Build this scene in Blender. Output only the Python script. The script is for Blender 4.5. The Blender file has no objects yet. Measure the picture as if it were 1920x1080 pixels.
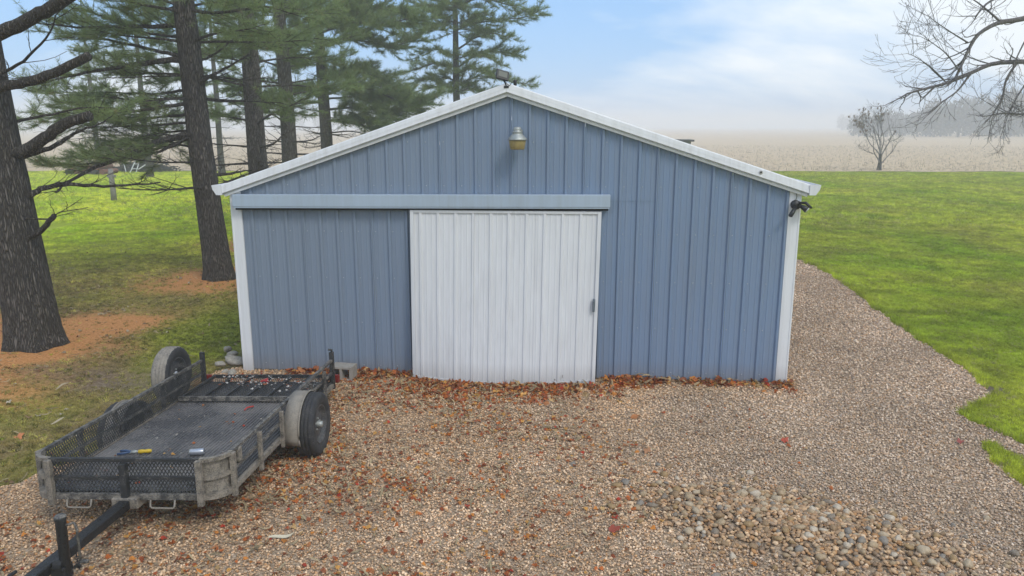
import bpy, math, random
import numpy as np
from mathutils import Vector, Matrix, Euler

R = math.radians
scn = bpy.context.scene
col = scn.collection

# ------------------------------------------------------------------ camera
CAM = np.array([0.81, -9.56, 3.30])
YAW, PITCH, FPX = R(-4.49), R(12.21), 1405.0
cam_d = bpy.data.cameras.new('camera')
cam = bpy.data.objects.new('camera', cam_d)
col.objects.link(cam)
cam.location = CAM
cam.rotation_euler = (R(90) - PITCH, 0, -YAW)
cam_d.sensor_width = 36.0
cam_d.lens = FPX / 1920 * 36
cam_d.clip_start, cam_d.clip_end = 0.05, 8000
scn.camera = cam

# ------------------------------------------------------------------ world, sun, exposure
SUN_EL, SUN_AZ = R(48), R(140)          # azimuth from +Y towards +X: behind the camera, to the right
world = bpy.data.worlds.new('World')
scn.world = world
world.use_nodes = True
wn, wl = world.node_tree.nodes, world.node_tree.links
wn.clear()
w_out = wn.new('ShaderNodeOutputWorld')
w_bg = wn.new('ShaderNodeBackground')
w_bg.inputs['Strength'].default_value = 0.14
w_sky = wn.new('ShaderNodeTexSky')
w_sky.sky_type = 'NISHITA'
w_sky.sun_disc = False
w_sky.sun_elevation, w_sky.sun_rotation = SUN_EL, SUN_AZ
w_sky.air_density, w_sky.dust_density, w_sky.ozone_density = 1.0, 1.6, 2.0
w_tc = wn.new('ShaderNodeTexCoord')
w_sep = wn.new('ShaderNodeSeparateXYZ')
wl.new(w_tc.outputs['Generated'], w_sep.inputs[0])
# clouds: noise on a flat layer overhead (direction / height), the same all round the sky
w_z = wn.new('ShaderNodeMath'); w_z.operation = 'MAXIMUM'; w_z.inputs[1].default_value = 0.0
wl.new(w_sep.outputs['Z'], w_z.inputs[0])
w_za = wn.new('ShaderNodeMath'); w_za.operation = 'ADD'; w_za.inputs[1].default_value = 0.5
wl.new(w_z.outputs[0], w_za.inputs[0])
w_dx = wn.new('ShaderNodeMath'); w_dx.operation = 'DIVIDE'
w_dy = wn.new('ShaderNodeMath'); w_dy.operation = 'DIVIDE'
wl.new(w_sep.outputs['X'], w_dx.inputs[0]); wl.new(w_za.outputs[0], w_dx.inputs[1])
wl.new(w_sep.outputs['Y'], w_dy.inputs[0]); wl.new(w_za.outputs[0], w_dy.inputs[1])
w_cmb = wn.new('ShaderNodeCombineXYZ')
wl.new(w_dx.outputs[0], w_cmb.inputs[0]); wl.new(w_dy.outputs[0], w_cmb.inputs[1])
w_cmb.inputs[2].default_value = 3.7
w_map = wn.new('ShaderNodeMapping')
w_map.inputs['Location'].default_value = (2.85, 1.7, 0)
w_map.inputs['Scale'].default_value = (1.0, 2.2, 1)
wl.new(w_cmb.outputs[0], w_map.inputs[0])
w_noi = wn.new('ShaderNodeTexNoise')
w_noi.inputs['Scale'].default_value = 1.0
w_noi.inputs['Detail'].default_value = 7.0
w_noi.inputs['Roughness'].default_value = 0.52
w_noi.inputs['Distortion'].default_value = 0.25
wl.new(w_map.outputs[0], w_noi.inputs['Vector'])
w_ramp = wn.new('ShaderNodeValToRGB')
w_ramp.color_ramp.elements[0].position, w_ramp.color_ramp.elements[1].position = 0.42, 0.585
w_ramp.color_ramp.elements[0].color = (0, 0, 0, 1)
w_ramp.color_ramp.elements[1].color = (0.92, 0.92, 0.92, 1)
wl.new(w_noi.outputs['Fac'], w_ramp.inputs[0])
w_mix = wn.new('ShaderNodeMix'); w_mix.data_type = 'RGBA'
wl.new(w_ramp.outputs[0], w_mix.inputs['Factor'])
w_veil = wn.new('ShaderNodeMix'); w_veil.data_type = 'RGBA'      # thin high veil over the whole blue
w_veil.inputs['Factor'].default_value = 0.7
w_veil.inputs['B'].default_value = (1.9, 3.7, 6.6, 1)
wl.new(w_sky.outputs[0], w_veil.inputs['A'])
wl.new(w_veil.outputs['Result'], w_mix.inputs['A'])
w_mix.inputs['B'].default_value = (6.3, 6.6, 6.9, 1)
wl.new(w_mix.outputs['Result'], w_bg.inputs['Color'])
wl.new(w_bg.outputs[0], w_out.inputs['Surface'])

sun_d = bpy.data.lights.new('sun', 'SUN')
sun_d.energy, sun_d.angle, sun_d.color = 1.3, R(16), (1.0, 0.96, 0.90)
sun = bpy.data.objects.new('sun', sun_d)
col.objects.link(sun)
sun_dir = Vector((math.sin(SUN_AZ) * math.cos(SUN_EL), math.cos(SUN_AZ) * math.cos(SUN_EL), math.sin(SUN_EL)))
sun.rotation_euler = sun_dir.to_track_quat('Z', 'Y').to_euler()
sun.location = (10, -14, 20)

vs = scn.view_settings
vs.view_transform, vs.look, vs.gamma, vs.use_curve_mapping = 'Standard', 'None', 1.0, False
vs.exposure = 0.26
scn.cycles.use_denoising = True
scn.cycles.max_bounces = 6
scn.cycles.volume_bounces = 2
scn.cycles.transparent_max_bounces = 12

# ------------------------------------------------------------------ picture -> place helpers
_fw = np.array([math.sin(YAW) * math.cos(PITCH), math.cos(YAW) * math.cos(PITCH), -math.sin(PITCH)])
_rt = np.array([math.cos(YAW), -math.sin(YAW), 0.0])
_up = np.cross(_rt, _fw)
def ray(px, py): return _fw + _rt * (px - 960) / FPX - _up * (py - 540) / FPX
def on_ground(px, py, z=0.0):
    d = ray(px, py); return CAM + d * (z - CAM[2]) / d[2]
def at_depth(px, py, Y):
    d = ray(px, py); return CAM + d * (Y - CAM[1]) / d[1]
def to_px(P):
    d = np.asarray(P, float) - CAM; z = d @ _fw
    return np.stack([960 + FPX * (d @ _rt) / z, 540 - FPX * (d @ _up) / z], -1)

_ng = np.random.RandomState(11).rand(256, 256)
def vnoise(x, y, s=1.0, o=0):                       # smooth value noise 0..1
    x = np.asarray(x, float) / s + 37.3 * o + 500; y = np.asarray(y, float) / s + 17.1 * o + 500
    xi, yi = np.floor(x).astype(int), np.floor(y).astype(int)
    fx, fy = x - xi, y - yi
    fx, fy = fx * fx * (3 - 2 * fx), fy * fy * (3 - 2 * fy)
    g = lambda a, b: _ng[a % 256, b % 256]
    return (g(xi, yi) * (1 - fx) + g(xi + 1, yi) * fx) * (1 - fy) + (g(xi, yi + 1) * (1 - fx) + g(xi + 1, yi + 1) * fx) * fy
def fnoise(x, y, s, o=0): return (vnoise(x, y, s, o) + .5 * vnoise(x, y, s / 2.1, o + 1) + .25 * vnoise(x, y, s / 4.3, o + 2)) / 1.75
def sstep(a, b, x): t = np.clip((np.asarray(x, float) - a) / (b - a), 0, 1); return t * t * (3 - 2 * t)
def in_poly(poly, x, y):
    x, y = np.asarray(x, float), np.asarray(y, float); ins = np.zeros(x.shape, bool); n = len(poly)
    for i in range(n):
        x0, y0 = poly[i]; x1, y1 = poly[(i + 1) % n]
        c = (y0 > y) != (y1 > y)
        with np.errstate(divide='ignore', invalid='ignore'):
            ins ^= c & (x < (x1 - x0) * (y - y0) / (y1 - y0 + 1e-12) + x0)
    return ins

# ------------------------------------------------------------------ object helpers
def tag(o, label=None, cat=None, group=None, kind=None):
    for k, v in (('label', label), ('category', cat), ('group', group), ('kind', kind)):
        if v: o[k] = v
    return o
def empty(name, loc=(0, 0, 0), rot=(0, 0, 0)):
    o = bpy.data.objects.new(name, None); col.objects.link(o)
    o.location, o.rotation_euler = loc, rot
    o.empty_display_size = 0.2
    return o

class MB:
    def __init__(s): s.v, s.f, s.n = [], [], 0
    def add(s, v, f):
        v = np.asarray(v, float).reshape(-1, 3)
        s.v.append(v); s.f += [tuple(int(i) + s.n for i in q) for q in f]; s.n += len(v); return s
    def box(s, x0, x1, y0, y1, z0, z1, M=None, bev=0.0):
        if bev > 0:
            bm = []
            for (a, b, c) in ((bev, 0, 0), (0, bev, 0), (0, 0, bev)):
                pass
            # chamfered box: 24 verts, convex
            b = bev; v = []; idx = {}
            for i, x in enumerate((x0, x1)):
                for j, y in enumerate((y0, y1)):
                    for k, z in enumerate((z0, z1)):
                        sx, sy, sz = (b, -b)[i], (b, -b)[j], (b, -b)[k]
                        idx[i, j, k, 0] = len(v); v.append((x, y + sy, z + sz))
                        idx[i, j, k, 1] = len(v); v.append((x + sx, y, z + sz))
                        idx[i, j, k, 2] = len(v); v.append((x + sx, y + sy, z))
            f = []
            for i in (0, 1):
                q = [(i, 0, 0), (i, 1, 0), (i, 1, 1), (i, 0, 1)]; f.append([idx[a + (0,)] for a in (q if i else q[::-1])])
                q = [(0, i, 0), (1, i, 0), (1, i, 1), (0, i, 1)]; f.append([idx[a + (1,)] for a in (q[::-1] if i else q)])
                q = [(0, 0, i), (1, 0, i), (1, 1, i), (0, 1, i)]; f.append([idx[a + (2,)] for a in (q if i else q[::-1])])
            for i in (0, 1):
                for j in (0, 1):
                    f.append([idx[i, j, 0, 0], idx[i, j, 1, 0], idx[i, j, 1, 1], idx[i, j, 0, 1]])
                    f.append([idx[i, 0, j, 0], idx[i, 1, j, 0], idx[i, 1, j, 2], idx[i, 0, j, 2]])
                    f.append([idx[0, i, j, 1], idx[1, i, j, 1], idx[1, i, j, 2], idx[0, i, j, 2]])
                    for k in (0, 1): f.append([idx[i, j, k, 0], idx[i, j, k, 1], idx[i, j, k, 2]])
        else:
            v = [(x0, y0, z0), (x1, y0, z0), (x1, y1, z0), (x0, y1, z0), (x0, y0, z1), (x1, y0, z1), (x1, y1, z1), (x0, y1, z1)]
            f = [(3, 2, 1, 0), (4, 5, 6, 7), (0, 1, 5, 4), (1, 2, 6, 5), (2, 3, 7, 6), (3, 0, 4, 7)]
        v = np.array(v)
        if M is not None: v = np.array([tuple(M @ Vector(p)) for p in v])
        return s.add(v, f)
    def tube(s, pts, rad, n=6, cap=True, ang0=0.0):
        p = np.asarray(pts, float); m = len(p)
        r = np.broadcast_to(np.asarray(rad, float), (m,))
        t = np.gradient(p, axis=0); t /= np.linalg.norm(t, axis=1)[:, None] + 1e-12
        ref = np.array([0, 0, 1.0]) if abs(t[:, 2]).mean() < .8 else np.array([0, 1.0, 0])
        a = np.cross(t, ref); a /= np.linalg.norm(a, axis=1)[:, None] + 1e-12
        b = np.cross(a, t)
        th = np.arange(n) * 2 * math.pi / n + ang0
        v = p[:, None] + r[:, None, None] * (np.cos(th)[None, :, None] * a[:, None] + np.sin(th)[None, :, None] * b[:, None])
        f = [(i * n + j, i * n + (j + 1) % n, (i + 1) * n + (j + 1) % n, (i + 1) * n + j) for i in range(m - 1) for j in range(n)]
        if cap: f += [tuple(range(n))[::-1], tuple(range((m - 1) * n, m * n))]
        return s.add(v.reshape(-1, 3), f)
    def bar(s, p0, p1, w=.04, h=None):                # square bar
        return s.tube([p0, p1], w * .7071, 4, True, math.pi / 4)
    def lathe(s, prof, n=24, axis='z', c=(0, 0, 0), cap=False):
        pr = np.asarray(prof, float); th = np.arange(n) * 2 * math.pi / n
        x = pr[:, 0][:, None] * np.cos(th); y = pr[:, 0][:, None] * np.sin(th); z = np.repeat(pr[:, 1][:, None], n, 1)
        v = {'z': np.stack([x, y, z], -1), 'x': np.stack([z, x, y], -1), 'y': np.stack([x, -z, y], -1)}[axis].reshape(-1, 3) + np.array(c)
        m = len(pr)
        f = [(i * n + j, i * n + (j + 1) % n, (i + 1) * n + (j + 1) % n, (i + 1) * n + j) for i in range(m - 1) for j in range(n)]
        if cap: f += [tuple(range(n))[::-1], tuple(range((m - 1) * n, m * n))]
        return s.add(v, f)
    def extrude(s, prof, A, B, caps=True):            # closed/open profile points given as two arrays of 3-D points
        A, B = np.asarray(A, float), np.asarray(B, float); n = len(A)
        f = [(i, (i + 1) % n, n + (i + 1) % n, n + i) for i in range(n)]
        if caps: f += [tuple(range(n))[::-1], tuple(range(n, 2 * n))]
        return s.add(np.vstack([A, B]), f)
    def mesh(s, name, m=None, smooth=False):
        me = bpy.data.meshes.new(name)
        v = np.vstack(s.v) if s.v else np.zeros((0, 3))
        me.from_pydata(v.tolist(), [], s.f); me.update()
        if m: me.materials.append(m)
        if smooth: me.polygons.foreach_set('use_smooth', np.ones(len(me.polygons), bool))
        return me
    def build(s, name, m=None, parent=None, smooth=False, loc=None, fix=False):
        me = s.mesh(name, m, smooth)
        if fix:
            import bmesh
            bm = bmesh.new(); bm.from_mesh(me); bmesh.ops.recalc_face_normals(bm, faces=bm.faces); bm.to_mesh(me); bm.free()
        o = bpy.data.objects.new(name, me); col.objects.link(o)
        if parent: o.parent = parent
        if loc is not None: o.location = loc
        return o

def tri_mesh(name, v, tris, m, smooth=False):          # fast mesh from arrays of triangles
    me = bpy.data.meshes.new(name)
    v = np.ascontiguousarray(v, np.float32); t = np.ascontiguousarray(tris, np.int32)
    me.vertices.add(len(v)); me.vertices.foreach_set('co', v.ravel())
    me.loops.add(t.size); me.loops.foreach_set('vertex_index', t.ravel())
    me.polygons.add(len(t)); me.polygons.foreach_set('loop_start', np.arange(0, t.size, 3, dtype=np.int32))
    me.update(calc_edges=True); me.validate()
    if m: me.materials.append(m)
    if smooth: me.polygons.foreach_set('use_smooth', np.ones(len(me.polygons), bool))
    return me

def mesh_obj(name, me, parent=None, loc=None):
    o = bpy.data.objects.new(name, me); col.objects.link(o)
    if parent: o.parent = parent
    if loc is not None: o.location = loc
    return o

# ------------------------------------------------------------------ materials
def new_mat(name):
    m = bpy.data.materials.new(name); m.use_nodes = True
    nt = m.node_tree; nt.nodes.clear()
    o = nt.nodes.new('ShaderNodeOutputMaterial'); b = nt.nodes.new('ShaderNodeBsdfPrincipled')
    nt.links.new(b.outputs[0], o.inputs['Surface'])
    return m, nt, b, o
def N(nt, t, **kw):
    n = nt.nodes.new('ShaderNode' + t)
    for k, v in kw.items():
        if k in n.inputs: n.inputs[k].default_value = v
        else: setattr(n, k, v)
    return n
def c4(c): return (c[0], c[1], c[2], 1)
def ramp(nt, fac, stops):
    r = nt.nodes.new('ShaderNodeValToRGB'); e = r.color_ramp.elements
    while len(e) < len(stops): e.new(0.5)
    for i, (p, c) in enumerate(stops): e[i].position = p; e[i].color = c4(c) if len(c) == 3 else c
    nt.links.new(fac, r.inputs[0]); return r
def mixc(nt, fac, a, b):
    m = nt.nodes.new('ShaderNodeMix'); m.data_type = 'RGBA'
    for k, x in (('Factor', fac), ('A', a), ('B', b)):
        if hasattr(x, 'is_output'): nt.links.new(x, m.inputs[k])
        else: m.inputs[k].default_value = x if k == 'Factor' else c4(x)
    return m.outputs['Result']
def math_n(nt, op, a, b=None, clamp=False):
    m = nt.nodes.new('ShaderNodeMath'); m.operation = op; m.use_clamp = clamp
    for i, x in enumerate((a, b)):
        if x is None: continue
        if hasattr(x, 'is_output'): nt.links.new(x, m.inputs[i])
        else: m.inputs[i].default_value = x
    return m.outputs[0]
def bump(nt, bsdf, h, strength=.3, dist=.01):
    b = N(nt, 'Bump', Strength=strength, Distance=dist); nt.links.new(h, b.inputs['Height']); nt.links.new(b.outputs[0], bsdf.inputs['Normal'])
def noise(nt, scale, detail=4, rough=.55, vec=None, scl=None):
    n = N(nt, 'TexNoise', Scale=scale, Detail=detail, Roughness=rough)
    if vec is None:
        vec = nt.nodes.new('ShaderNodeTexCoord').outputs['Object']
    if scl:
        mp = N(nt, 'Mapping', Scale=scl); nt.links.new(vec, mp.inputs[0]); vec = mp.outputs[0]
    nt.links.new(vec, n.inputs['Vector']); return n.outputs['Fac']

def simple(name, c, rough=.6, metal=0.0, var=.25, scale=6.0, bmp=0.0, bscale=60, c2=None, spec=None, scl=None, lo=.3, hi=.7):
    """base colour broken up by noise, optional second colour (dirt, wear) and fine relief"""
    m, nt, b, o = new_mat(name)
    f = noise(nt, scale, 6, .6, scl=scl)
    d = c2 if c2 else tuple(x * (1 - var) for x in c)
    r = ramp(nt, f, [(lo, d), (hi, c)])
    nt.links.new(r.outputs[0], b.inputs['Base Color'])
    b.inputs['Roughness'].default_value = rough; b.inputs['Metallic'].default_value = metal
    if spec is not None: b.inputs['Specular IOR Level'].default_value = spec
    if bmp: bump(nt, b, noise(nt, bscale, 3), bmp, .004)
    return m

# ------------------------------------------------------------------ ground zones
def gp(*pts): return [tuple(on_ground(a, b)[:2]) for a, b in pts]
_right = gp((1500, 488), (1560, 518), (1640, 580), (1700, 622), (1760, 664), (1822, 704), (1848, 730), (1846, 752), (1812, 764), (1797, 776),
            (1815, 790), (1850, 801), (1900, 826), (1960, 850), (2060, 900), (2060, 935), (1960, 893), (1920, 868), (1870, 836), (1838, 824), (1836, 834), (1868, 866), (1905, 896), (1960, 945), (2100, 1080))
_left = gp((455, 690), (405, 700), (330, 770), (200, 850), (95, 880), (40, 905), (-60, 925))
GRAVEL = [(3.6, 0.1), (3.6, 12.0), (6.6, 12.0)] + _right + [(6.0, -7.5), (-6.5, -7.5)] + _left[::-1]
TREE_A, TREE_B = tuple(on_ground(66, 646)[:2]), tuple(on_ground(411, 522)[:2])
def gravel_in(x, y, j=.10):
    return in_poly(GRAVEL, x + (fnoise(x, y, .35, 5) - .5) * 2 * j, y + (fnoise(x, y, .35, 9) - .5) * 2 * j)
def zones(x, y):
    """needle litter, bare dirt, dry (brown) grass : 0..1 each"""
    n1, n2 = fnoise(x, y, 1.3, 1), fnoise(x, y, .6, 3)
    dA = np.hypot(x - TREE_A[0], (y - TREE_A[1]) * 1.0); dB = np.hypot(x - TREE_B[0], y - TREE_B[1])
    left = sstep(-2.5, -3.8, x)
    needle = sstep(2.9, .6, dA + (n1 - .5) * 2.8) + sstep(2.1, .4, dB + (n1 - .5) * 2.4)
    needle += .9 * sstep(-5.9, -7.6, x + (n1 - .5) * 1.6) * sstep(3.2, 2.0, y) * sstep(-2.6, -1.0, y)
    needle += .8 * sstep(1.0, .3, np.hypot((x + 3.75) / .7, (y + .15) / .8) + (n2 - .5) * .8)
    for tx, ty in ((-8.0, 11.), (-9.0, 15.8), (-9.4, 21.)):
        needle += .9 * sstep(2.4, .5, np.hypot(x - tx, y - ty) + (n1 - .5) * 2)
    needle = np.clip(needle, 0, 1) * left
    dirt = sstep(.9, .2, np.hypot((x + 5.3) / 1.7, (y + .2) / .75) + (n2 - .5) * .9) * .8
    dirt += sstep(.8, .1, np.hypot((x + 4.0) / .45, (y - 1.2) / 1.6) + (n2 - .5) * .7) * .8
    for px, py, s in ((1850, 728, .32), (1870, 695, .16), (1835, 655, .15)):
        c = on_ground(px, py); dirt += sstep(1.2, .3, np.hypot((x - c[0]) / (s * 1.3), (y - c[1]) / s) + (n2 - .5) * 1.2)
    dirt = np.clip(dirt, 0, 1)
    # lush patch by the barn's left wall
    lush = sstep(1.25, .5, np.hypot((x + 5.0) / 1.1, (y - 2.0) / 2.2) + (n2 - .5) * .5)
    dry = left * sstep(12.5, 5.0, y + (n1 - .5) * 7) * (.72 + 1.0 * (n1 - .3)) * (1 - .85 * lush)
    dry += (1 - left) * .35 * sstep(.5, .75, fnoise(x, y, 2.6, 7))
    needle = needle * (1 - .9 * lush); dirt = dirt * (1 - .6 * lush * (x < 0))
    return needle, dirt, np.clip(dry, 0, 1), lush * left

# ground sheet: fine near the barn, coarse to the horizon
def axis(lo, hi, step, far, k=1.22):
    a = list(np.arange(lo, hi, step)); s = step; up = [a[-1]]
    while up[-1] < far: s *= k; up.append(up[-1] + s)
    s = step; dn = [a[0]]
    while dn[-1] > -far: s *= k; dn.append(dn[-1] - s)
    return np.array(dn[1:][::-1] + a + up[1:])
gx, gy = axis(-13, 11, .13, 1450), axis(-7.5, 15, .13, 1450)
GX, GY = np.meshgrid(gx, gy)
nz, dz, bz, lz = zones(GX, GY)
relief = (fnoise(GX, GY, 1.1, 2) - .5) * .05 * sstep(-2.6, -4.5, GX) * sstep(40, 10, np.abs(GY) + np.abs(GX))
relief = np.minimum(relief, 0) * sstep(.0, .5, np.abs(GX) - 3.9)
def dip(x, y): return -.10 * sstep(-3.5, -3.9, x) * sstep(-4.3, -3.5, y) * sstep(3.5, .5, y) * sstep(-6.3, -5.4, x)
relief = relief + dip(GX, GY)
nx_, ny_ = len(gx), len(gy)
ii = (np.arange(ny_ - 1)[:, None] * nx_ + np.arange(nx_ - 1)[None]).ravel()
quads = np.stack([ii, ii + 1, ii + nx_ + 1, ii + nx_], 1)
tris = np.vstack([quads[:, [0, 1, 2]], quads[:, [0, 2, 3]]])

def ground_material():
    m, nt, b, o = new_mat('lawn_ground')
    at = N(nt, 'Attribute', attribute_name='zone'); sep = nt.nodes.new('ShaderNodeSeparateColor'); nt.links.new(at.outputs['Color'], sep.inputs[0])
    tc = nt.nodes.new('ShaderNodeTexCoord').outputs['Object']
    big, mid, fine = noise(nt, .16, 4, .6, tc), noise(nt, 1.4, 5, .6, tc), noise(nt, 28, 5, .7, tc)
    g = ramp(nt, mid, [(.3, (.14, .20, .010)), (.52, (.27, .35, .018)), (.72, (.41, .47, .04))]).outputs[0]
    g2 = ramp(nt, big, [(.35, (.24, .31, .016)), (.65, (.47, .49, .05))]).outputs[0]
    g = mixc(nt, .5, g, g2)
    gf = ramp(nt, fine, [(.3, (.5, .5, .5)), (.7, (1.25, 1.25, 1.25))]).outputs[0]
    mu = nt.nodes.new('ShaderNodeMix'); mu.data_type = 'RGBA'; mu.blend_type = 'MULTIPLY'; mu.inputs['Factor'].default_value = .8
    nt.links.new(g, mu.inputs['A']); nt.links.new(gf, mu.inputs['B']); g = mu.outputs['Result']
    dry = ramp(nt, fine, [(.3, (.085, .06, .026)), (.5, (.20, .14, .06)), (.72, (.34, .25, .12))]).outputs[0]
    ndl = ramp(nt, fine, [(.3, (.23, .085, .026)), (.5, (.49, .22, .075)), (.72, (.62, .36, .16))]).outputs[0]
    drt = ramp(nt, fine, [(.3, (.07, .05, .036)), (.55, (.17, .13, .10)), (.75, (.30, .26, .22))]).outputs[0]
    def edge(f): return math_n(nt, 'MULTIPLY_ADD', f, 1.0) if False else f
    jit = math_n(nt, 'MULTIPLY', math_n(nt, 'SUBTRACT', fine, .5), .9)
    def soft(ch):
        s = math_n(nt, 'ADD', ch, math_n(nt, 'MULTIPLY', jit, math_n(nt, 'MULTIPLY', math_n(nt, 'MULTIPLY', ch, math_n(nt, 'SUBTRACT', 1.0, ch)), 4.0)), True)
        return s
    c = mixc(nt, soft(sep.outputs[2]), g, dry)
    c = mixc(nt, soft(sep.outputs[1]), c, drt)
    c = mixc(nt, soft(sep.outputs[0]), c, ndl)
    nt.links.new(c, b.inputs['Base Color']); b.inputs['Roughness'].default_value = .95; b.inputs['Specular IOR Level'].default_value = .15
    bump(nt, b, fine, .8, .02)
    return m
M_ground = ground_material()
me = tri_mesh('lawn', np.stack([GX, GY, relief], -1).reshape(-1, 3), tris, M_ground, True)
ca = me.color_attributes.new('zone', 'FLOAT_COLOR', 'POINT')
ca.data.foreach_set('color', np.stack([nz, dz, bz, np.ones_like(nz)], -1).astype(np.float32).ravel())
tag(mesh_obj('lawn', me), kind='structure')

# ---- harvested field: sheet to the horizon with low stubble rows near its edge
def field_material():
    m, nt, b, o = new_mat('harvested_field')
    tc = nt.nodes.new('ShaderNodeTexCoord').outputs['Object']
    row = N(nt, 'TexWave', Scale=.42, Distortion=1.2, Detail=2.0); row.wave_type = 'BANDS'; row.bands_direction = 'X'
    mp = N(nt, 'Mapping', Rotation=(0, 0, R(28))); nt.links.new(tc, mp.inputs[0]); nt.links.new(mp.outputs[0], row.inputs['Vector'])
    f1, f2, f3 = noise(nt, 2.6, 6, .75, tc), noise(nt, .035, 4, .6, tc), noise(nt, .5, 5, .7, tc, (.35, 1, 1))
    c = ramp(nt, f1, [(.32, (.32, .225, .135)), (.5, (.58, .44, .285)), (.66, (.78, .65, .46))]).outputs[0]
    c = mixc(nt, math_n(nt, 'MULTIPLY', ramp(nt, f3, [(.42, (0, 0, 0)), (.62, (1, 1, 1))]).outputs[0], .45), c, (.64, .50, .34))
    c = mixc(nt, math_n(nt, 'MULTIPLY', row.outputs['Fac'], .28), c, (.44, .34, .24))
    c = mixc(nt, math_n(nt, 'MULTIPLY', f2, .4), c, (.56, .43, .285))
    nt.links.new(c, b.inputs['Base Color']); b.inputs['Roughness'].default_value = 1.0; b.inputs['Specular IOR Level'].default_value = .1
    bump(nt, b, f1, 1.0, .12)
    return m
fx = np.concatenate([-np.geomspace(3, 1450, 40)[::-1] - 50, np.linspace(-50, 50, 160), np.geomspace(3, 1450, 40) + 50])
fx = np.clip(fx, -1450, 1450); fx = np.unique(fx)
f_edge = 46.5 + .06 * fx * (np.abs(fx) < 60) + (fnoise(fx, fx * 0, 2.5, 4) - .5) * 2.6
f_edge = np.where(np.abs(fx) < 60, f_edge, 46.5 + np.sign(fx) * 3.6)
fv = np.vstack([np.stack([fx, f_edge, fx * 0 + .03], -1), np.stack([fx, f_edge * 0 + 140, fx * 0 + .03], -1), np.stack([fx, f_edge * 0 + 1440, fx * 0 + .03], -1)])
nf = len(fx); fi = np.arange(nf - 1)
fq = np.vstack([np.stack([fi + k * nf, fi + k * nf + 1, fi + k * nf + nf + 1, fi + k * nf + nf], 1) for k in (0, 1)])
tag(mesh_obj('field', tri_mesh('field', fv, np.vstack([fq[:, [0, 1, 2]], fq[:, [0, 2, 3]]]), field_material())), kind='structure')

# ---- gravel sheet under the stones
def gravel_base():
    m, nt, b, o = new_mat('gravel_bed')
    tc = nt.nodes.new('ShaderNodeTexCoord').outputs['Object']
    vo = N(nt, 'TexVoronoi', Scale=46.0); nt.links.new(tc, vo.inputs['Vector'])
    c = ramp(nt, vo.outputs['Color'], [(.15, (.13, .088, .052)), (.5, (.36, .26, .165)), (.85, (.55, .43, .31))]).outputs[0]
    c2 = ramp(nt, noise(nt, .8, 4, .6, tc), [(.35, (.27, .175, .10)), (.65, (.42, .31, .21))]).outputs[0]
    nt.links.new(mixc(nt, .4, c, c2), b.inputs['Base Color']); b.inputs['Roughness'].default_value = .9
    d = math_n(nt, 'SUBTRACT', 1.0, vo.outputs['Distance'])
    bump(nt, b, d, 1.0, .015)
    return m
def densify(poly, step=.12, j=.035):
    out = []; rs = np.random.RandomState(5)
    for i in range(len(poly)):
        a, b = np.array(poly[i]), np.array(poly[(i + 1) % len(poly)]); n = max(1, int(np.linalg.norm(b - a) / step))
        for k in range(n):
            q = a + (b - a) * k / n
            out.append(q + (rs.rand(2) - .5) * 2 * j if n > 1 else q)
    return out
gpoly = densify(GRAVEL)
gm = bpy.data.meshes.new('gravel_drive')
gm.from_pydata([(p[0], p[1], .006) for p in gpoly], [], [tuple(range(len(gpoly)))]); gm.update()
if gm.polygons[0].normal.z < 0: gm.flip_normals()
gm.materials.append(gravel_base())
tag(mesh_obj('gravel_drive', gm), kind='structure')

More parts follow.
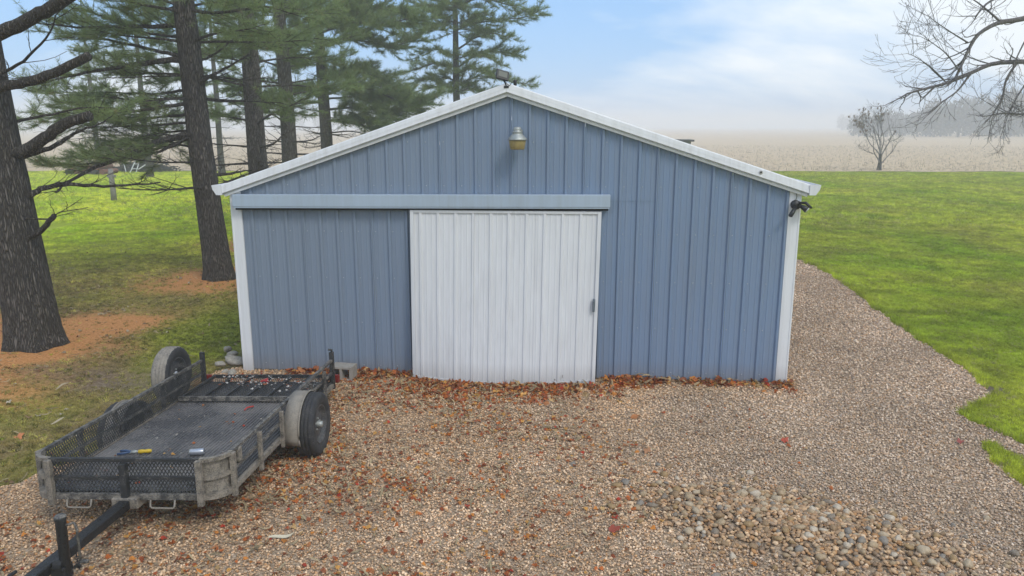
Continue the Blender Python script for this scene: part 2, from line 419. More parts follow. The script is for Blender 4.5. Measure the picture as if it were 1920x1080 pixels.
# ------------------------------------------------------------------ scattering (geometry nodes over points computed here)
def scatter(name, P, rot, scl, colr, protos, label=None, cat=None, kind='stuff', parent=None, idx=None, seed=0):
    P = np.asarray(P, np.float32); n = len(P)
    me = bpy.data.meshes.new(name + '_points'); me.vertices.add(n); me.vertices.foreach_set('co', P.ravel())
    def att(nm, typ, a, key):
        d = me.attributes.new(nm, typ, 'POINT'); d.data.foreach_set(key, np.ascontiguousarray(a).ravel())
    att('rot', 'FLOAT_VECTOR', np.asarray(rot, np.float32), 'vector')
    att('scl', 'FLOAT_VECTOR', np.asarray(scl, np.float32), 'vector')
    att('tint', 'FLOAT_COLOR', np.hstack([np.asarray(colr, np.float32), np.ones((n, 1), np.float32)]), 'color')
    att('pick', 'INT', (np.random.RandomState(seed).randint(0, len(protos), n) if idx is None else idx).astype(np.int32), 'value')
    o = mesh_obj(name, me, parent)
    pc = bpy.data.collections.new(name + '_pieces')
    for k, pm in enumerate(protos):
        po = bpy.data.objects.new('%s_piece_%02d' % (name, k), pm); pc.objects.link(po)
    ng = bpy.data.node_groups.new(name + '_scatter', 'GeometryNodeTree')
    ng.interface.new_socket('Geometry', in_out='INPUT', socket_type='NodeSocketGeometry')
    ng.interface.new_socket('Geometry', in_out='OUTPUT', socket_type='NodeSocketGeometry')
    gi, go = ng.nodes.new('NodeGroupInput'), ng.nodes.new('NodeGroupOutput')
    iop = ng.nodes.new('GeometryNodeInstanceOnPoints')
    ci = ng.nodes.new('GeometryNodeCollectionInfo'); ci.inputs['Collection'].default_value = pc
    ci.inputs['Separate Children'].default_value = True; ci.inputs['Reset Children'].default_value = True
    def nat(nm, typ):
        a = ng.nodes.new('GeometryNodeInputNamedAttribute'); a.data_type = typ; a.inputs['Name'].default_value = nm; return a.outputs['Attribute']
    L = ng.links.new
    L(gi.outputs[0], iop.inputs['Points']); L(ci.outputs[0], iop.inputs['Instance'])
    iop.inputs['Pick Instance'].default_value = True
    L(nat('pick', 'INT'), iop.inputs['Instance Index'])
    e2r = ng.nodes.new('FunctionNodeEulerToRotation'); L(nat('rot', 'FLOAT_VECTOR'), e2r.inputs[0]); L(e2r.outputs[0], iop.inputs['Rotation'])
    L(nat('scl', 'FLOAT_VECTOR'), iop.inputs['Scale'])
    L(iop.outputs[0], go.inputs[0])
    md = o.modifiers.new('scatter', 'NODES'); md.node_group = ng
    tag(o, label, cat, None, kind)
    return o
def tint_mat(name, rough=.8, var=.25, scale=40, trans=0.0, spec=.3):
    m, nt, b, o = new_mat(name)
    at = N(nt, 'Attribute', attribute_name='tint', attribute_type='INSTANCER')
    f = noise(nt, scale, 4, .6)
    mu = nt.nodes.new('ShaderNodeMix'); mu.data_type = 'RGBA'; mu.blend_type = 'MULTIPLY'; mu.inputs['Factor'].default_value = 1.0
    nt.links.new(at.outputs['Color'], mu.inputs['A'])
    nt.links.new(ramp(nt, f, [(.3, (1 - var,) * 3), (.7, (1 + var * .4,) * 3)]).outputs[0], mu.inputs['B'])
    nt.links.new(mu.outputs['Result'], b.inputs['Base Color'])
    b.inputs['Roughness'].default_value = rough; b.inputs['Specular IOR Level'].default_value = spec
    if trans:
        t = nt.nodes.new('ShaderNodeBsdfTranslucent'); nt.links.new(mu.outputs['Result'], t.inputs['Color'])
        mx = N(nt, 'MixShader', Fac=trans); nt.links.new(b.outputs[0], mx.inputs[1]); nt.links.new(t.outputs[0], mx.inputs[2]); nt.links.new(mx.outputs[0], o.inputs['Surface'])
    return m
def pebble_mesh(name, seed, m, sub=1, flat=.62):
    import bmesh
    bm = bmesh.new(); bmesh.ops.create_icosphere(bm, subdivisions=sub, radius=.5)
    rs = np.random.RandomState(seed); ph = rs.rand(9) * 6.28; ax = 1 + (rs.rand(3) - .5) * np.array([.5, .35, .2])
    for v in bm.verts:
        p = np.array(v.co); k = 1 + .16 * math.sin(3.1 * p[0] * 2 + ph[0]) + .13 * math.sin(4.3 * p[1] * 2 + ph[1]) + .10 * math.sin(5.3 * p[2] * 2 + ph[2] + p[0] * 3)
        p = p * ax * k; p[2] *= flat; v.co = p
    me = bpy.data.meshes.new(name); bm.to_mesh(me); bm.free(); me.materials.append(m)
    me.polygons.foreach_set('use_smooth', np.ones(len(me.polygons), bool)); return me
STONE = np.array([1.36, 1.16, .94]) * np.array([(.50, .43, .36), (.40, .33, .27), (.33, .26, .20), (.58, .52, .46), (.27, .24, .22), (.42, .30, .20), (.36, .33, .32), (.66, .61, .56), (.45, .36, .30), (.20, .165, .145)])
def stone_cols(n, rs, warm=None):
    c = STONE[rs.choice(len(STONE), n, p=[.16, .15, .11, .13, .08, .09, .09, .06, .08, .05])] * (1 + (rs.rand(n, 1) - .5) * .3)
    if warm is not None: c = c * (1 - warm[:, None]) + c * np.array([1.00, .85, .64]) * warm[:, None]
    return np.clip(c, 0, 1)

M_stone = tint_mat('pebble', .75, .25, 30)
rs = np.random.RandomState(3)
n = 560000
# sample so that stones are equally dense in the near drive and thinner far away
X = rs.rand(n) * 13.5 - 5.6; Y = rs.rand(n) * 15 - 5.6
dep = Y - CAM[1]
keep = rs.rand(n) < np.clip((8.5 / np.maximum(dep, 3)) ** 1.2, 0, 1)
X, Y = X[keep], Y[keep]
px = to_px(np.stack([X, Y, X * 0], -1))
keep = gravel_in(X, Y) & (px[:, 1] < 1130) & (px[:, 0] > -60) & (px[:, 0] < 1990)
keep &= ~((np.abs(X) < 3.6) & (Y > .06))
X, Y = X[keep], Y[keep]; n = len(X)
size = (.0115 + .019 * rs.rand(n) ** 1.6) * (1 + .045 * np.maximum(Y + 4, 0))
warm = np.clip(sstep(3.6, -1.5, X + (fnoise(X, Y, 2.2, 8) - .5) * 3) * (.35 + .9 * fnoise(X, Y, 1.2, 6)) + sstep(-.9, -.1, Y) * (np.abs(X) < 3.8) * .5, 0, .55)
scatter('gravel', np.stack([X, Y, .006 + size * .18 + rs.rand(n) * .008], -1), (rs.rand(n, 3) - .5) * np.array([1.0, 1.0, 6.28]),
        np.stack([size, size * (.65 + .35 * rs.rand(n)), size * (.7 + .5 * rs.rand(n))], -1), stone_cols(n, rs, warm) * (.72 + .56 * fnoise(X, Y, .9, 31))[:, None],
        [pebble_mesh('gravel_stone_%d' % k, 20 + k, M_stone) for k in range(6)], 'loose tan and grey pea gravel covering the drive in front of the barn', 'gravel')
GRAVEL_N = n

# ---- mound of larger river stones, lower right
PC = on_ground(1490, 995)
def mound_h(x, y):
    u = ((x - PC[0]) * .93 + (y - PC[1]) * -.37) / 1.05; v = ((x - PC[0]) * .37 + (y - PC[1]) * .93) / .48
    return .11 * np.exp(-(u * u + v * v) * 1.3)
pile = empty('river_stone_pile', (PC[0], PC[1], 0))
tag(pile, 'low mound of larger rounded tan river stones lying on the gravel at lower right', 'stone pile')
mb = MB(); nr, na = 7, 28
mv = [(0, 0, mound_h(PC[0], PC[1]) - .012)]
for i in range(1, nr + 1):
    for j in range(na):
        a = j * 2 * math.pi / na; r_ = i / nr * 1.75
        dx, dy = r_ * (math.cos(a) * .93 * 1.0 + math.sin(a) * .37 * .5), r_ * (math.cos(a) * -.37 + math.sin(a) * .93 * .5)
        mv.append((dx, dy, mound_h(PC[0] + dx, PC[1] + dy) - .012 + (.0 if i < nr else -.02)))
mf = [(0, 1 + j, 1 + (j + 1) % na) for j in range(na)] + [(1 + (i - 1) * na + j, 1 + i * na + j, 1 + i * na + (j + 1) % na, 1 + (i - 1) * na + (j + 1) % na) for i in range(1, nr) for j in range(na)]
M_bed = gravel_base()
mb.add(mv, mf).build('earth_core', M_bed, pile, True)
m, nt, b, o = new_mat('river_stone')
oi = nt.nodes.new('ShaderNodeObjectInfo')
cr = ramp(nt, oi.outputs['Random'], [(0, (.38, .27, .155)), (.18, (.29, .185, .095)), (.34, (.46, .36, .24)), (.5, (.24, .19, .14)), (.60, (.54, .45, .34)), (.68, (.34, .22, .10)), (.80, (.25, .215, .175)), (.90, (.41, .30, .18))])
cr.color_ramp.interpolation = 'CONSTANT'
mu = nt.nodes.new('ShaderNodeMix'); mu.data_type = 'RGBA'; mu.blend_type = 'MULTIPLY'; mu.inputs['Factor'].default_value = 1
nt.links.new(cr.outputs[0], mu.inputs['A']); nt.links.new(ramp(nt, noise(nt, 5, 5, .65), [(.3, (.7, .68, .64)), (.7, (1.1, 1.1, 1.1))]).outputs[0], mu.inputs['B'])
nt.links.new(mu.outputs['Result'], b.inputs['Base Color']); b.inputs['Roughness'].default_value = .62
M_river = m
pm = [pebble_mesh('river_stone_%d' % k, 60 + k, M_river, 1 if k < 4 else 2, .66) for k in range(7)]
cand = []
while len(cand) < 300:
    u, v = rs.randn(2) * np.array([.78, .34]); x = PC[0] + .93 * u + .37 * v; y = PC[1] - .37 * u + .93 * v
    s = .042 + .046 * rs.rand() ** 1.6
    if to_px(np.array([x, y, .05]))[1] > 1100: continue
    if all((x - q[0]) ** 2 + (y - q[1]) ** 2 > (.40 * (s + q[2])) ** 2 for q in cand): cand.append((x, y, s))
for k, (x, y, s) in enumerate(cand):
    o = bpy.data.objects.new('stone', pm[k % 7]); col.objects.link(o); o.parent = pile
    o.location = (x - PC[0], y - PC[1], float(mound_h(x, y)) + s * .22)
    o.rotation_euler = ((rs.rand() - .5) * .7, (rs.rand() - .5) * .7, rs.rand() * 6.28); o.scale = (s * (1 + .35 * rs.rand()), s, s * (.8 + .4 * rs.rand()))
n = 3400
u, v = rs.randn(n) * .72, rs.randn(n) * .36
x, y = PC[0] + .93 * u + .37 * v, PC[1] - .37 * u + .93 * v
s = .024 + .026 * rs.rand(n) ** 1.5
w_ = .5 + .5 * rs.rand(n)
so = scatter('small_stones', np.stack([x - PC[0], y - PC[1], mound_h(x, y) + s * .15], -1), (rs.rand(n, 3) - .5) * np.array([1.2, 1.2, 6.28]), np.stack([s * 1.2, s, s], -1), stone_cols(n, rs, w_) * .8,
        [pebble_mesh('small_stone_%d' % k, 90 + k, M_stone) for k in range(4)], None, None, 'stuff', pile)

# ------------------------------------------------------------------ barn
HW, EAVE, APX, ZAP = 3.65, 2.46, 0.004, 3.655
SL = {-1: .340, 1: .327}                               # the two slopes differ a little
BLEN = 9.15
def roof_z(x): return ZAP - SL[1 if x > APX else -1] * abs(x - APX)
def steel(name, c, dirt, rough=.42, left_grey=None):
    m, nt, b, o = new_mat(name)
    tc = nt.nodes.new('ShaderNodeTexCoord').outputs['Object']
    streak = noise(nt, 3.0, 5, .6, tc, (6, 6, .35)); blot = noise(nt, .55, 4, .55, tc); fine = noise(nt, 55, 3, .6, tc, (1, 1, .15))
    c1 = mixc(nt, ramp(nt, streak, [(.38, (0, 0, 0)), (.70, (.85, .85, .85))]).outputs[0], c, dirt)
    c1 = mixc(nt, ramp(nt, blot, [(.4, (0, 0, 0)), (.7, (.45, .45, .45))]).outputs[0], c1, tuple(x * 1.12 for x in c))
    sp = N(nt, 'SeparateXYZ'); nt.links.new(tc, sp.inputs[0])      # mud splash on the lowest courses
    if left_grey:                                                     # colour turns greyer towards the left panels
        kx = ramp(nt, math_n(nt, 'MULTIPLY_ADD', sp.outputs['X'], -.125) if False else math_n(nt, 'ADD', math_n(nt, 'MULTIPLY', sp.outputs['X'], -.125), math_n(nt, 'ADD', math_n(nt, 'MULTIPLY', blot, .3), .35)), [(.35, (0, 0, 0)), (.85, (.8, .8, .8))]).outputs[0]
        c1 = mixc(nt, kx, c1, left_grey)
    low = math_n(nt, 'MULTIPLY', ramp(nt, sp.outputs['Z'], [(.02, (1, 1, 1)), (.28, (0, 0, 0))]).outputs[0], math_n(nt, 'MULTIPLY', blot, .8))
    c1 = mixc(nt, low, c1, (.20, .165, .13))
    nt.links.new(c1, b.inputs['Base Color'])
    nt.links.new(ramp(nt, fine, [(.3, (rough - .08,) * 3), (.7, (rough + .12,) * 3)]).outputs[0], b.inputs['Roughness'])
    b.inputs['Specular IOR Level'].default_value = .4
    bump(nt, b, math_n(nt, 'ADD', noise(nt, 1.6, 3, .5, tc), math_n(nt, 'MULTIPLY', fine, .08)), .12, .02)
    return m
M_blue = steel('blue_steel', (.178, .248, .368), (.200, .245, .320), .42, (.205, .245, .300))
M_head = steel('grey_blue_trim', (.37, .45, .54), (.33, .385, .44), .5)
M_white = steel('white_steel', (.72, .73, .75), (.60, .60, .60), .45)
M_door = steel('door_steel', (.66, .67, .69), (.56, .565, .58), .45)
M_dark = simple('dark_gap', (.02, .02, .022), .9)
M_sill = simple('weathered_sill', (.24, .20, .16), .9, 0, .4, 9, .4)

PIT = .2286
def rib_profile(x0, x1, phase=0.0, hgt=.025):
    """(x, out) points of ribbed sheet between x0 and x1: a trapezoid rib every 9 inches and two low stiffeners between"""
    pts = [(x0, None), (x1, None)]
    k0 = math.floor((x0 - phase) / PIT) - 1
    raw = []
    for k in range(k0, k0 + int((x1 - x0) / PIT) + 4):
        c = phase + k * PIT
        raw += [(c - .026, 0), (c - .014, hgt), (c + .014, hgt), (c + .026, 0)]
        for q in (.078, .151):
            raw += [(c + q - .012, 0), (c + q - .006, .0035), (c + q + .006, .0035), (c + q + .012, 0)]
    xs, hs = np.array([r[0] for r in raw]), np.array([r[1] for r in raw])
    ins = [(float(x), float(h)) for x, h in raw if x0 + .001 < x < x1 - .001]
    return [(x0, float(np.interp(x0, xs, hs)))] + ins + [(x1, float(np.interp(x1, xs, hs)))]

barn = empty('barn', (0, 0, 0))
tag(barn, 'blue-grey ribbed metal pole barn with white trim and a low gable roof', 'barn')
def sheet(name, x0, x1, z0, ztop, mat, parent, ybase=0.0, extra=None, phase=0.0, hgt=.025):
    pr = rib_profile(x0, x1, phase, hgt)
    if extra is not None and x0 < extra < x1:
        pr = sorted(pr + [(extra, float(np.interp(extra, [p[0] for p in pr], [p[1] for p in pr])))])
    mb = MB(); n = len(pr); th = .0012
    lo = [(x, ybase - h, z0) for x, h in pr]; hi = [(x, ybase - h, ztop(x) if callable(ztop) else ztop) for x, h in pr]
    mb.add(lo + hi, [(i, i + 1, n + i + 1, n + i) for i in range(n - 1)])
    return mb.build(name, mat, parent)
edges = [-3.60 + .9144 * k for k in range(8)] + [3.60]
RPH = -3.60
for k in range(8):
    a, b = edges[k] + .0015, edges[k + 1] - .0015
    if k == 5:                                        # one panel was made up of two lengths with a lap
        sheet('siding_panel', a, b, .03, 2.40, M_blue, barn, 0, APX, RPH)
        sheet('siding_panel', a, b, 2.37, lambda x: roof_z(x) + .03, M_blue, barn, -.0035, APX, RPH)
    else:
        sheet('siding_panel', a, b, .03, lambda x: roof_z(x) + .03, M_blue, barn, 0, APX, RPH)
# screws in rows along the girts
mb = MB()
for z in (.12, .72, 1.33, 1.95, 2.55, 3.1):
    for k in range(-1, 33):
        x = RPH + k * PIT + .042
        if abs(x) < 3.55 and z < roof_z(x) - .12 and not (-3.6 < x < 1.35 and 2.2 < z < 2.5):
            mb.lathe([(.0075, 0), (.0075, .004), (.004, .006), (.0, .006)], 6, 'y', (x, -.001, z))
tag(mb.build('siding_screws', simple('zinc_screw', (.42, .46, .52), .4, .6), barn), kind='stuff')
MB().box(-3.6, 3.6, .012, .06, -.02, .10).build('sill_board', M_sill, barn)
# remaining walls and roof
for s in (-1, 1):
    pr = rib_profile(.05, BLEN, .05); n = len(pr); mb = MB()
    mb.add([(s * (HW - .05 + h), y, .03) for y, h in pr] + [(s * (HW - .05 + h), y, EAVE) for y, h in pr], [(i, i + 1, n + i + 1, n + i) for i in range(n - 1)])
    mb.build('side_wall', M_blue, barn)
    pr = rib_profile(-.10, BLEN + .1, .0); n = len(pr); mb = MB()
    xo = s * (HW + .08); zo = roof_z(xo) + .10
    mb.add([(xo, y, zo + h) for y, h in pr] + [(APX, y, ZAP + .10 + h) for y, h in pr], [(i, i + 1, n + i + 1, n + i) for i in range(n - 1)])
    mb.build('roof_sheet', M_white, barn)
mb = MB(); mb.add([(-3.6, BLEN, .03), (3.6, BLEN, .03), (3.6, BLEN, EAVE), (APX, BLEN, roof_z(APX)), (-3.6, BLEN, EAVE)], [(0, 1, 2, 3, 4)]); mb.build('back_wall', M_blue, barn)
mb = MB()
for s in (-1, 1):
    a, c_ = np.array([APX, 0, ZAP + .128]), np.array([APX + s * .2, 0, roof_z(APX + s * .2) + .124])
    mb.add([a + (0, -.05, 0), a + (0, BLEN + .1, 0), c_ + (0, BLEN + .1, 0), c_ + (0, -.05, 0)], [(0, 1, 2, 3)])
mb.build('ridge_cap', M_white, barn)
# corner trims: folded white angle with a raised bead
for s in (-1, 1):
    mb = MB()
    prof = [(3.505, -.004), (3.505, -.026), (3.540, -.030), (3.622, -.030), (3.630, -.036), (3.644, -.036), (3.650, -.030), (3.650, .12), (3.637, .12), (3.637, -.004)]
    lo = [(s * x, y, .0 if s < 0 else -.03) for x, y in prof]; hi = [(s * x, y, roof_z(s * 3.6) + .03) for x, y in prof]
    mb.extrude(None, lo, hi).build('corner_trim', M_white, barn, fix=True)
# rake trims: two lengths a side, profile = broad face, groove, lower lip
RK = [(.0, -.032), (.0, -.066), (.028, -.070), (.032, -.054), (.046, -.054), (.050, -.102), (.140, -.090), (.152, -.082), (.152, .02), (.015, .02)]
def rake(s, xa, xb, dy=0.0):
    an = math.atan(SL[s]); nv = np.array([s * math.sin(an), 0, math.cos(an)])
    def sec(x):
        base = np.array([APX + s * x, 0, ZAP - SL[s] * x])
        out = []
        for k, (u, y) in enumerate(RK):
            q = base + nv * u; q[1] = y + dy
            if x < .2: q[0] = APX + s * .001; q[2] = base[2] + u / math.cos(an)
            out.append(q)
        return out
    mb = MB(); mb.extrude(None, sec(xa), sec(xb)); return mb.build('rake_trim', M_white, barn, fix=True)
rake(-1, 0.0, 2.75); rake(-1, 2.746, 3.70, -.003); rake(1, 0.0, 2.90, -.002); rake(1, 2.896, 3.695, -.005)
# gutters seen end-on
for s in (-1, 1):
    x0, x1 = 3.715, 3.845; zg = .05 if s > 0 else .0
    pr = [(x0, 2.36), (x1 - .055, 2.36), (x1 - .03, 2.40), (x1 - .01, 2.43), (x1, 2.485), (x1 - .012, 2.485), (x1 - .022, 2.43), (x1 - .06, 2.372), (x0 + .006, 2.372), (x0 + .006, 2.485), (x0, 2.485)]
    off = 0.0
    pr = [(x, z + zg + .06) for x, z in pr]
    mb = MB(); mb.extrude(None, [(s * x + off, -.11, z) for x, z in pr], [(s * x + off, BLEN + .1, z) for x, z in pr], False)
    g = mb.build('gutter', M_white, barn, fix=True)
    e = [(x, z + zg + .06) for x, z in [(x0, 2.36), (x1 - .055, 2.36), (x1 - .03, 2.40), (x1 - .01, 2.43), (x1, 2.485), (x0, 2.485)]]
    MB().extrude(None, [(s * x + off, -.114, z) for x, z in e], [(s * x + off, -.111, z) for x, z in e]).build('end_cap', M_white, g, fix=True)
# door track cover
hx0, hx1 = -3.575, 1.30
hz0, hz1 = 2.262, 2.428
mb = MB(); mb.box(hx0, hx1, -.135, -.022, hz0 + .012, hz1, None, .004); hd = mb.build('track_cover', M_head, barn)
MB().box(hx0 + .01, hx1 - .008, -.128, -.03, hz0 - .006, hz0 + .012).build('track_lip', M_head, hd)
MB().box(hx0 + .02, hx1 - .02, -.09, -.05, hz0 - .035, hz0 - .006).build('track_rail', M_dark, hd)
for o_ in [hd] + list(hd.children):
    for v in o_.data.vertices: v.co.z += .030 * (v.co.x - hx0) / (hx1 - hx0)   # the track climbs a little to the right
# sliding door, its foot bellied out
dx0, dx1, dz0, dz1 = -1.246, 1.196, .012, 2.245
door = empty('sliding_door', (0, 0, 0)); door.parent = barn
door['label'] = 'white ribbed sliding door bowed out at the foot'
def bulge(x, z):
    t = (x - dx0) / (dx1 - dx0); k = np.clip(1 - z / dz1, 0, 1)
    return .135 * k ** 1.5 * np.sin(np.pi * np.clip(t, 0, 1)) ** .8 + .12 * k
def drop(x): return -.030 * np.sin(np.pi * np.clip((x - dx0) / (dx1 - dx0), 0, 1))
def warp(o):
    for v in o.data.vertices:
        x, y, z = v.co; k = 1 - min(max(z / dz1, 0), 1)
        v.co = (x - .036 * k * (x - dx0) / (dx1 - dx0), y - float(bulge(x, z)), z + float(drop(x)) * k ** 3)
    o.data.update()
for k in range(3):
    a = dx0 + .045 + k * (dx1 - dx0 - .09) / 3; b = dx0 + .045 + (k + 1) * (dx1 - dx0 - .09) / 3
    pr = rib_profile(a + .001, b - .001, dx0 + .13, .016); n = len(pr); mb = MB(); zz = np.linspace(dz0 + .05, dz1, 15)
    mb.add([(x, -.075 - h, z) for z in zz for x, h in pr], [(j * n + i, j * n + i + 1, (j + 1) * n + i + 1, (j + 1) * n + i) for j in range(14) for i in range(n - 1)])
    warp(mb.build('door_panel', M_door, door))
def strip(name, x0, x1, z0, z1, y0, y1, nx=14, nzz=14):
    mb = MB(); xs = np.linspace(x0, x1, nx); zs = np.linspace(z0, z1, nzz)
    for y, fl in ((y0, 0), (y1, 1)):
        mb.add([(x, y, z) for z in zs for x in xs], [((j * nx + i, j * nx + i + 1, (j + 1) * nx + i + 1, (j + 1) * nx + i)[::-1 if fl else 1]) for j in range(nzz - 1) for i in range(nx - 1)])
    N_ = nx * nzz
    per = [i for i in range(nx)] + [(j + 1) * nx - 1 for j in range(1, nzz)] + [(nzz - 1) * nx + i for i in range(nx - 2, -1, -1)] + [j * nx for j in range(nzz - 2, 0, -1)]
    mb.f += [(per[i], per[(i + 1) % len(per)], per[(i + 1) % len(per)] + N_, per[i] + N_) for i in range(len(per))]
    o = mb.build(name, M_door, door, fix=True); warp(o); return o
strip('edge_trim', dx0, dx0 + .045, dz0, dz1, -.098, -.045, 3)
strip('edge_trim', dx1 - .045, dx1, dz0, dz1, -.100, -.045, 3)
strip('bottom_rail', dx0 + .046, dx1 - .046, dz0, dz0 + .052, -.094, -.05, 20, 3)
strip('top_rail', dx0 + .046, dx1 - .046, dz1 - .03, dz1 + .001, -.096, -.06, 12, 3)
mb = MB(); hq = at_depth(1113, 572, -.17); hq = (hq[0] + .02, hq[2]); mb.box(hq[0] - .016, hq[0] + .016, -.128, -.1005, hq[1] - .085, hq[1] + .085, None, .006); mb.box(hq[0] - .01, hq[0] + .01, -.150, -.128, hq[1] - .065, hq[1] + .065, None, .006)
hn = mb.build('handle', simple('handle_steel', (.23, .27, .31), .4, .7), door); warp(hn)
# a dent and a rust nick low on the door
mb = MB()
for x, z, w, h in ((.665, .10, .012, .014), (.765, .14, .006, .035)):
    mb.box(x - w / 2, x + w / 2, -.1095, -.100, z - h / 2, z + h / 2, None, .002)
nk = mb.build('rust_nick', simple('rust_nick', (.10, .07, .05), .8), door); warp(nk)

# ---- lights and cameras on the barn
M_galv = simple('aged_galvanised', (.42, .44, .42), .5, .5, .35, 14)
M_blk = simple('black_plastic', (.018, .019, .021), .45, 0, .2, 10)
M_amber = simple('yellowed_plastic', (.42, .33, .13), .45, 0, .35, 9, 0, 60, (.25, .19, .08))
M_glass = simple('frosted_lens', (.13, .14, .12), .25, 0, .1, 5)
lx, lz = at_depth(970, 262, -.22)[[0, 2]]
lamp = tag(empty('barn_lamp', (lx, -.22, lz)), 'dusk-to-dawn barn lamp with grey cap and yellowed lens high on the gable', 'lamp')
MB().lathe([(0, .155), (.03, .154), (.047, .142), (.050, .12), (.047, .105), (.062, .10), (.064, .085), (.058, .078), (.070, .06), (.095, .035), (.118, .008), (.120, -.006), (.108, -.004), (.09, .01), (0, .02)], 28, 'z').build('cap', M_galv, lamp, True)
MB().lathe([(.103, -.004), (.104, -.02), (.098, -.06), (.088, -.112), (.082, -.118), (0, -.12)], 28, 'z').build('lens', M_amber, lamp, True)
MB().tube([(0, .02, .06), (0, .10, .06), (0, .20, .055)], .019, 10).build('arm', M_galv, lamp, True)
MB().box(-.05, .05, .195, .212, .0, .12, None, .006).build('wall_plate', M_galv, lamp)

ax, az = at_depth(950, 161, -.05)[[0, 2]]
fl = tag(empty('floodlight', (ax, -.05, az)), 'small black square floodlight tilted on the barn roof peak', 'floodlight')
Mf = Matrix.Translation((-.045, -.06, .125)) @ Euler((R(-18), R(14), R(22))).to_matrix().to_4x4()
mb = MB(); mb.box(-.082, .082, -.012, .02, -.06, .06, Mf, .006)
for k in range(7): mb.box(-.07 + k * .022, -.064 + k * .022, .02, .036, -.05, .05, Mf)
hb = mb.build('housing', M_blk, fl)
MB().box(-.056, .056, -.015, -.0125, -.030, .040, Mf, .001).build('lens', M_glass, fl)
MB().tube([(-.045, -.03, .08), (-.01, -.04, .03), (0, -.03, -.02)], .011, 6).box(-.03, .03, -.055, -.02, -.03, 0, None, .004).build('bracket', M_blk, fl)
MB().tube([(.01, -.04, .02), (.04, -.05, .0), (.06, -.05, .03), (.09, -.05, .05)], .004, 5).build('wire', M_blk, fl)
sx, sz = at_depth(966, 155, -.06)[[0, 2]]
se = tag(empty('light_sensor', (sx, -.06, sz)), 'tiny black cylinder sensor right of the roof-peak floodlight', 'sensor')
MB().lathe([(0, .034), (.016, .034), (.02, .028), (.02, -.028), (.017, -.036), (0, -.036)], 16, 'z').build('body', M_blk, se, True)
MB().tube([(0, 0, -.03), (-.008, 0, -.075)], .007, 6).build('stem', M_blk, se)

qx, qz = at_depth(1492, 384, -.06)[[0, 2]]
sc_ = tag(empty('security_light', (qx, -.06, qz)), 'black twin-headed security light on the white right corner trim', 'security light')
MB().lathe([(0, -.045), (.045, -.045), (.058, -.03), (.058, .025), (0, .025)], 20, 'y').build('base', M_blk, sc_, True)
MB().tube([(-.015, -.04, -.03), (-.055, -.085, -.085), (-.085, -.11, -.125)], [.022, .027, .027], 12).build('sensor_tube', M_blk, sc_, True)
hd2 = MB().tube([(.03, -.04, .0), (.08, -.07, -.03), (.115, -.09, -.055)], [.020, .033, .040], 12).build('lamp_head', M_blk, sc_, True)
mb = MB(); t_ = np.array([.62, -.36, -.5]); t_ /= np.linalg.norm(t_)
p_ = np.array([.115, -.09, -.055]); mb.tube([p_, p_ + t_ * .006], [.034, .034], 12)
mb.build('lens', simple('white_lens', (.8, .82, .85), .2), hd2)
MB().tube([(.04, -.03, .03), (.10, -.06, .03), (.165, -.10, -.03)], [.012, .02, .014], 8).build('hood', M_blk, sc_, True)
MB().tube([(-.005, .01, .04), (.012, .02, .10), (.0, .02, .16)], .0035, 5).build('cable', M_blk, sc_)
ex, ez = at_depth(1427, 323, -.11)[[0, 2]]
eb = tag(empty('eye_bolt', (ex, -.10, ez)), 'small round eye bolt on the right white rake trim', 'eye bolt')
MB().lathe([(.022, -.004), (.026, 0), (.026, .006), (.012, .010), (.010, .004)], 16, 'y').build('washer', M_white, eb, True)
MB().lathe([(0, -.004), (.010, -.004), (.010, .022), (0, .022)], 10, 'y').build('bolt', M_blk, eb, True)

# ------------------------------------------------------------------ utility trailer
def dusty(name, c, mud, amount, rough=.55):
    m, nt, b, o = new_mat(name)
    tc = nt.nodes.new('ShaderNodeTexCoord').outputs['Object']
    f = math_n(nt, 'ADD', math_n(nt, 'MULTIPLY', noise(nt, 13, 6, .7, tc), .5), math_n(nt, 'MULTIPLY', noise(nt, 95, 4, .7, tc), .5))
    k = ramp(nt, f, [(.62 - amount * .5, (0, 0, 0)), (.74 - amount * .42, (1, 1, 1))]).outputs[0]
    nt.links.new(mixc(nt, k, c, mud), b.inputs['Base Color'])
    nt.links.new(ramp(nt, f, [(.4, (rough - .15,) * 3), (.6, (.9,) * 3)]).outputs[0], b.inputs['Roughness'])
    bump(nt, b, f, .4, .006)
    return m
MUD = (.27, .235, .19)
M_tblk = dusty('trailer_black', (.018, .019, .021), (.17, .155, .14), .18)
M_tdust = dusty('trailer_dusty', (.030, .030, .031), (.26, .235, .20), .33)
M_tmud = dusty('trailer_muddy', (.06, .055, .05), MUD, .44)
M_tng = dusty('tongue_black', (.012, .012, .013), (.10, .09, .08), .10, .35)
M_mesh = dusty('expanded_metal', (.028, .029, .031), (.11, .105, .098), .25)
M_rub = dusty('tyre_rubber', (.022, .022, .024), (.085, .08, .075), .25, .85)
M_rubm = dusty('tyre_rubber_muddy', (.09, .08, .07), (.27, .24, .20), .52, .9)
M_rim = dusty('black_rim', (.035, .036, .04), (.16, .15, .14), .30, .4)
M_fend = dusty('dusty_fender', (.17, .15, .125), (.265, .235, .195), .45, .7)

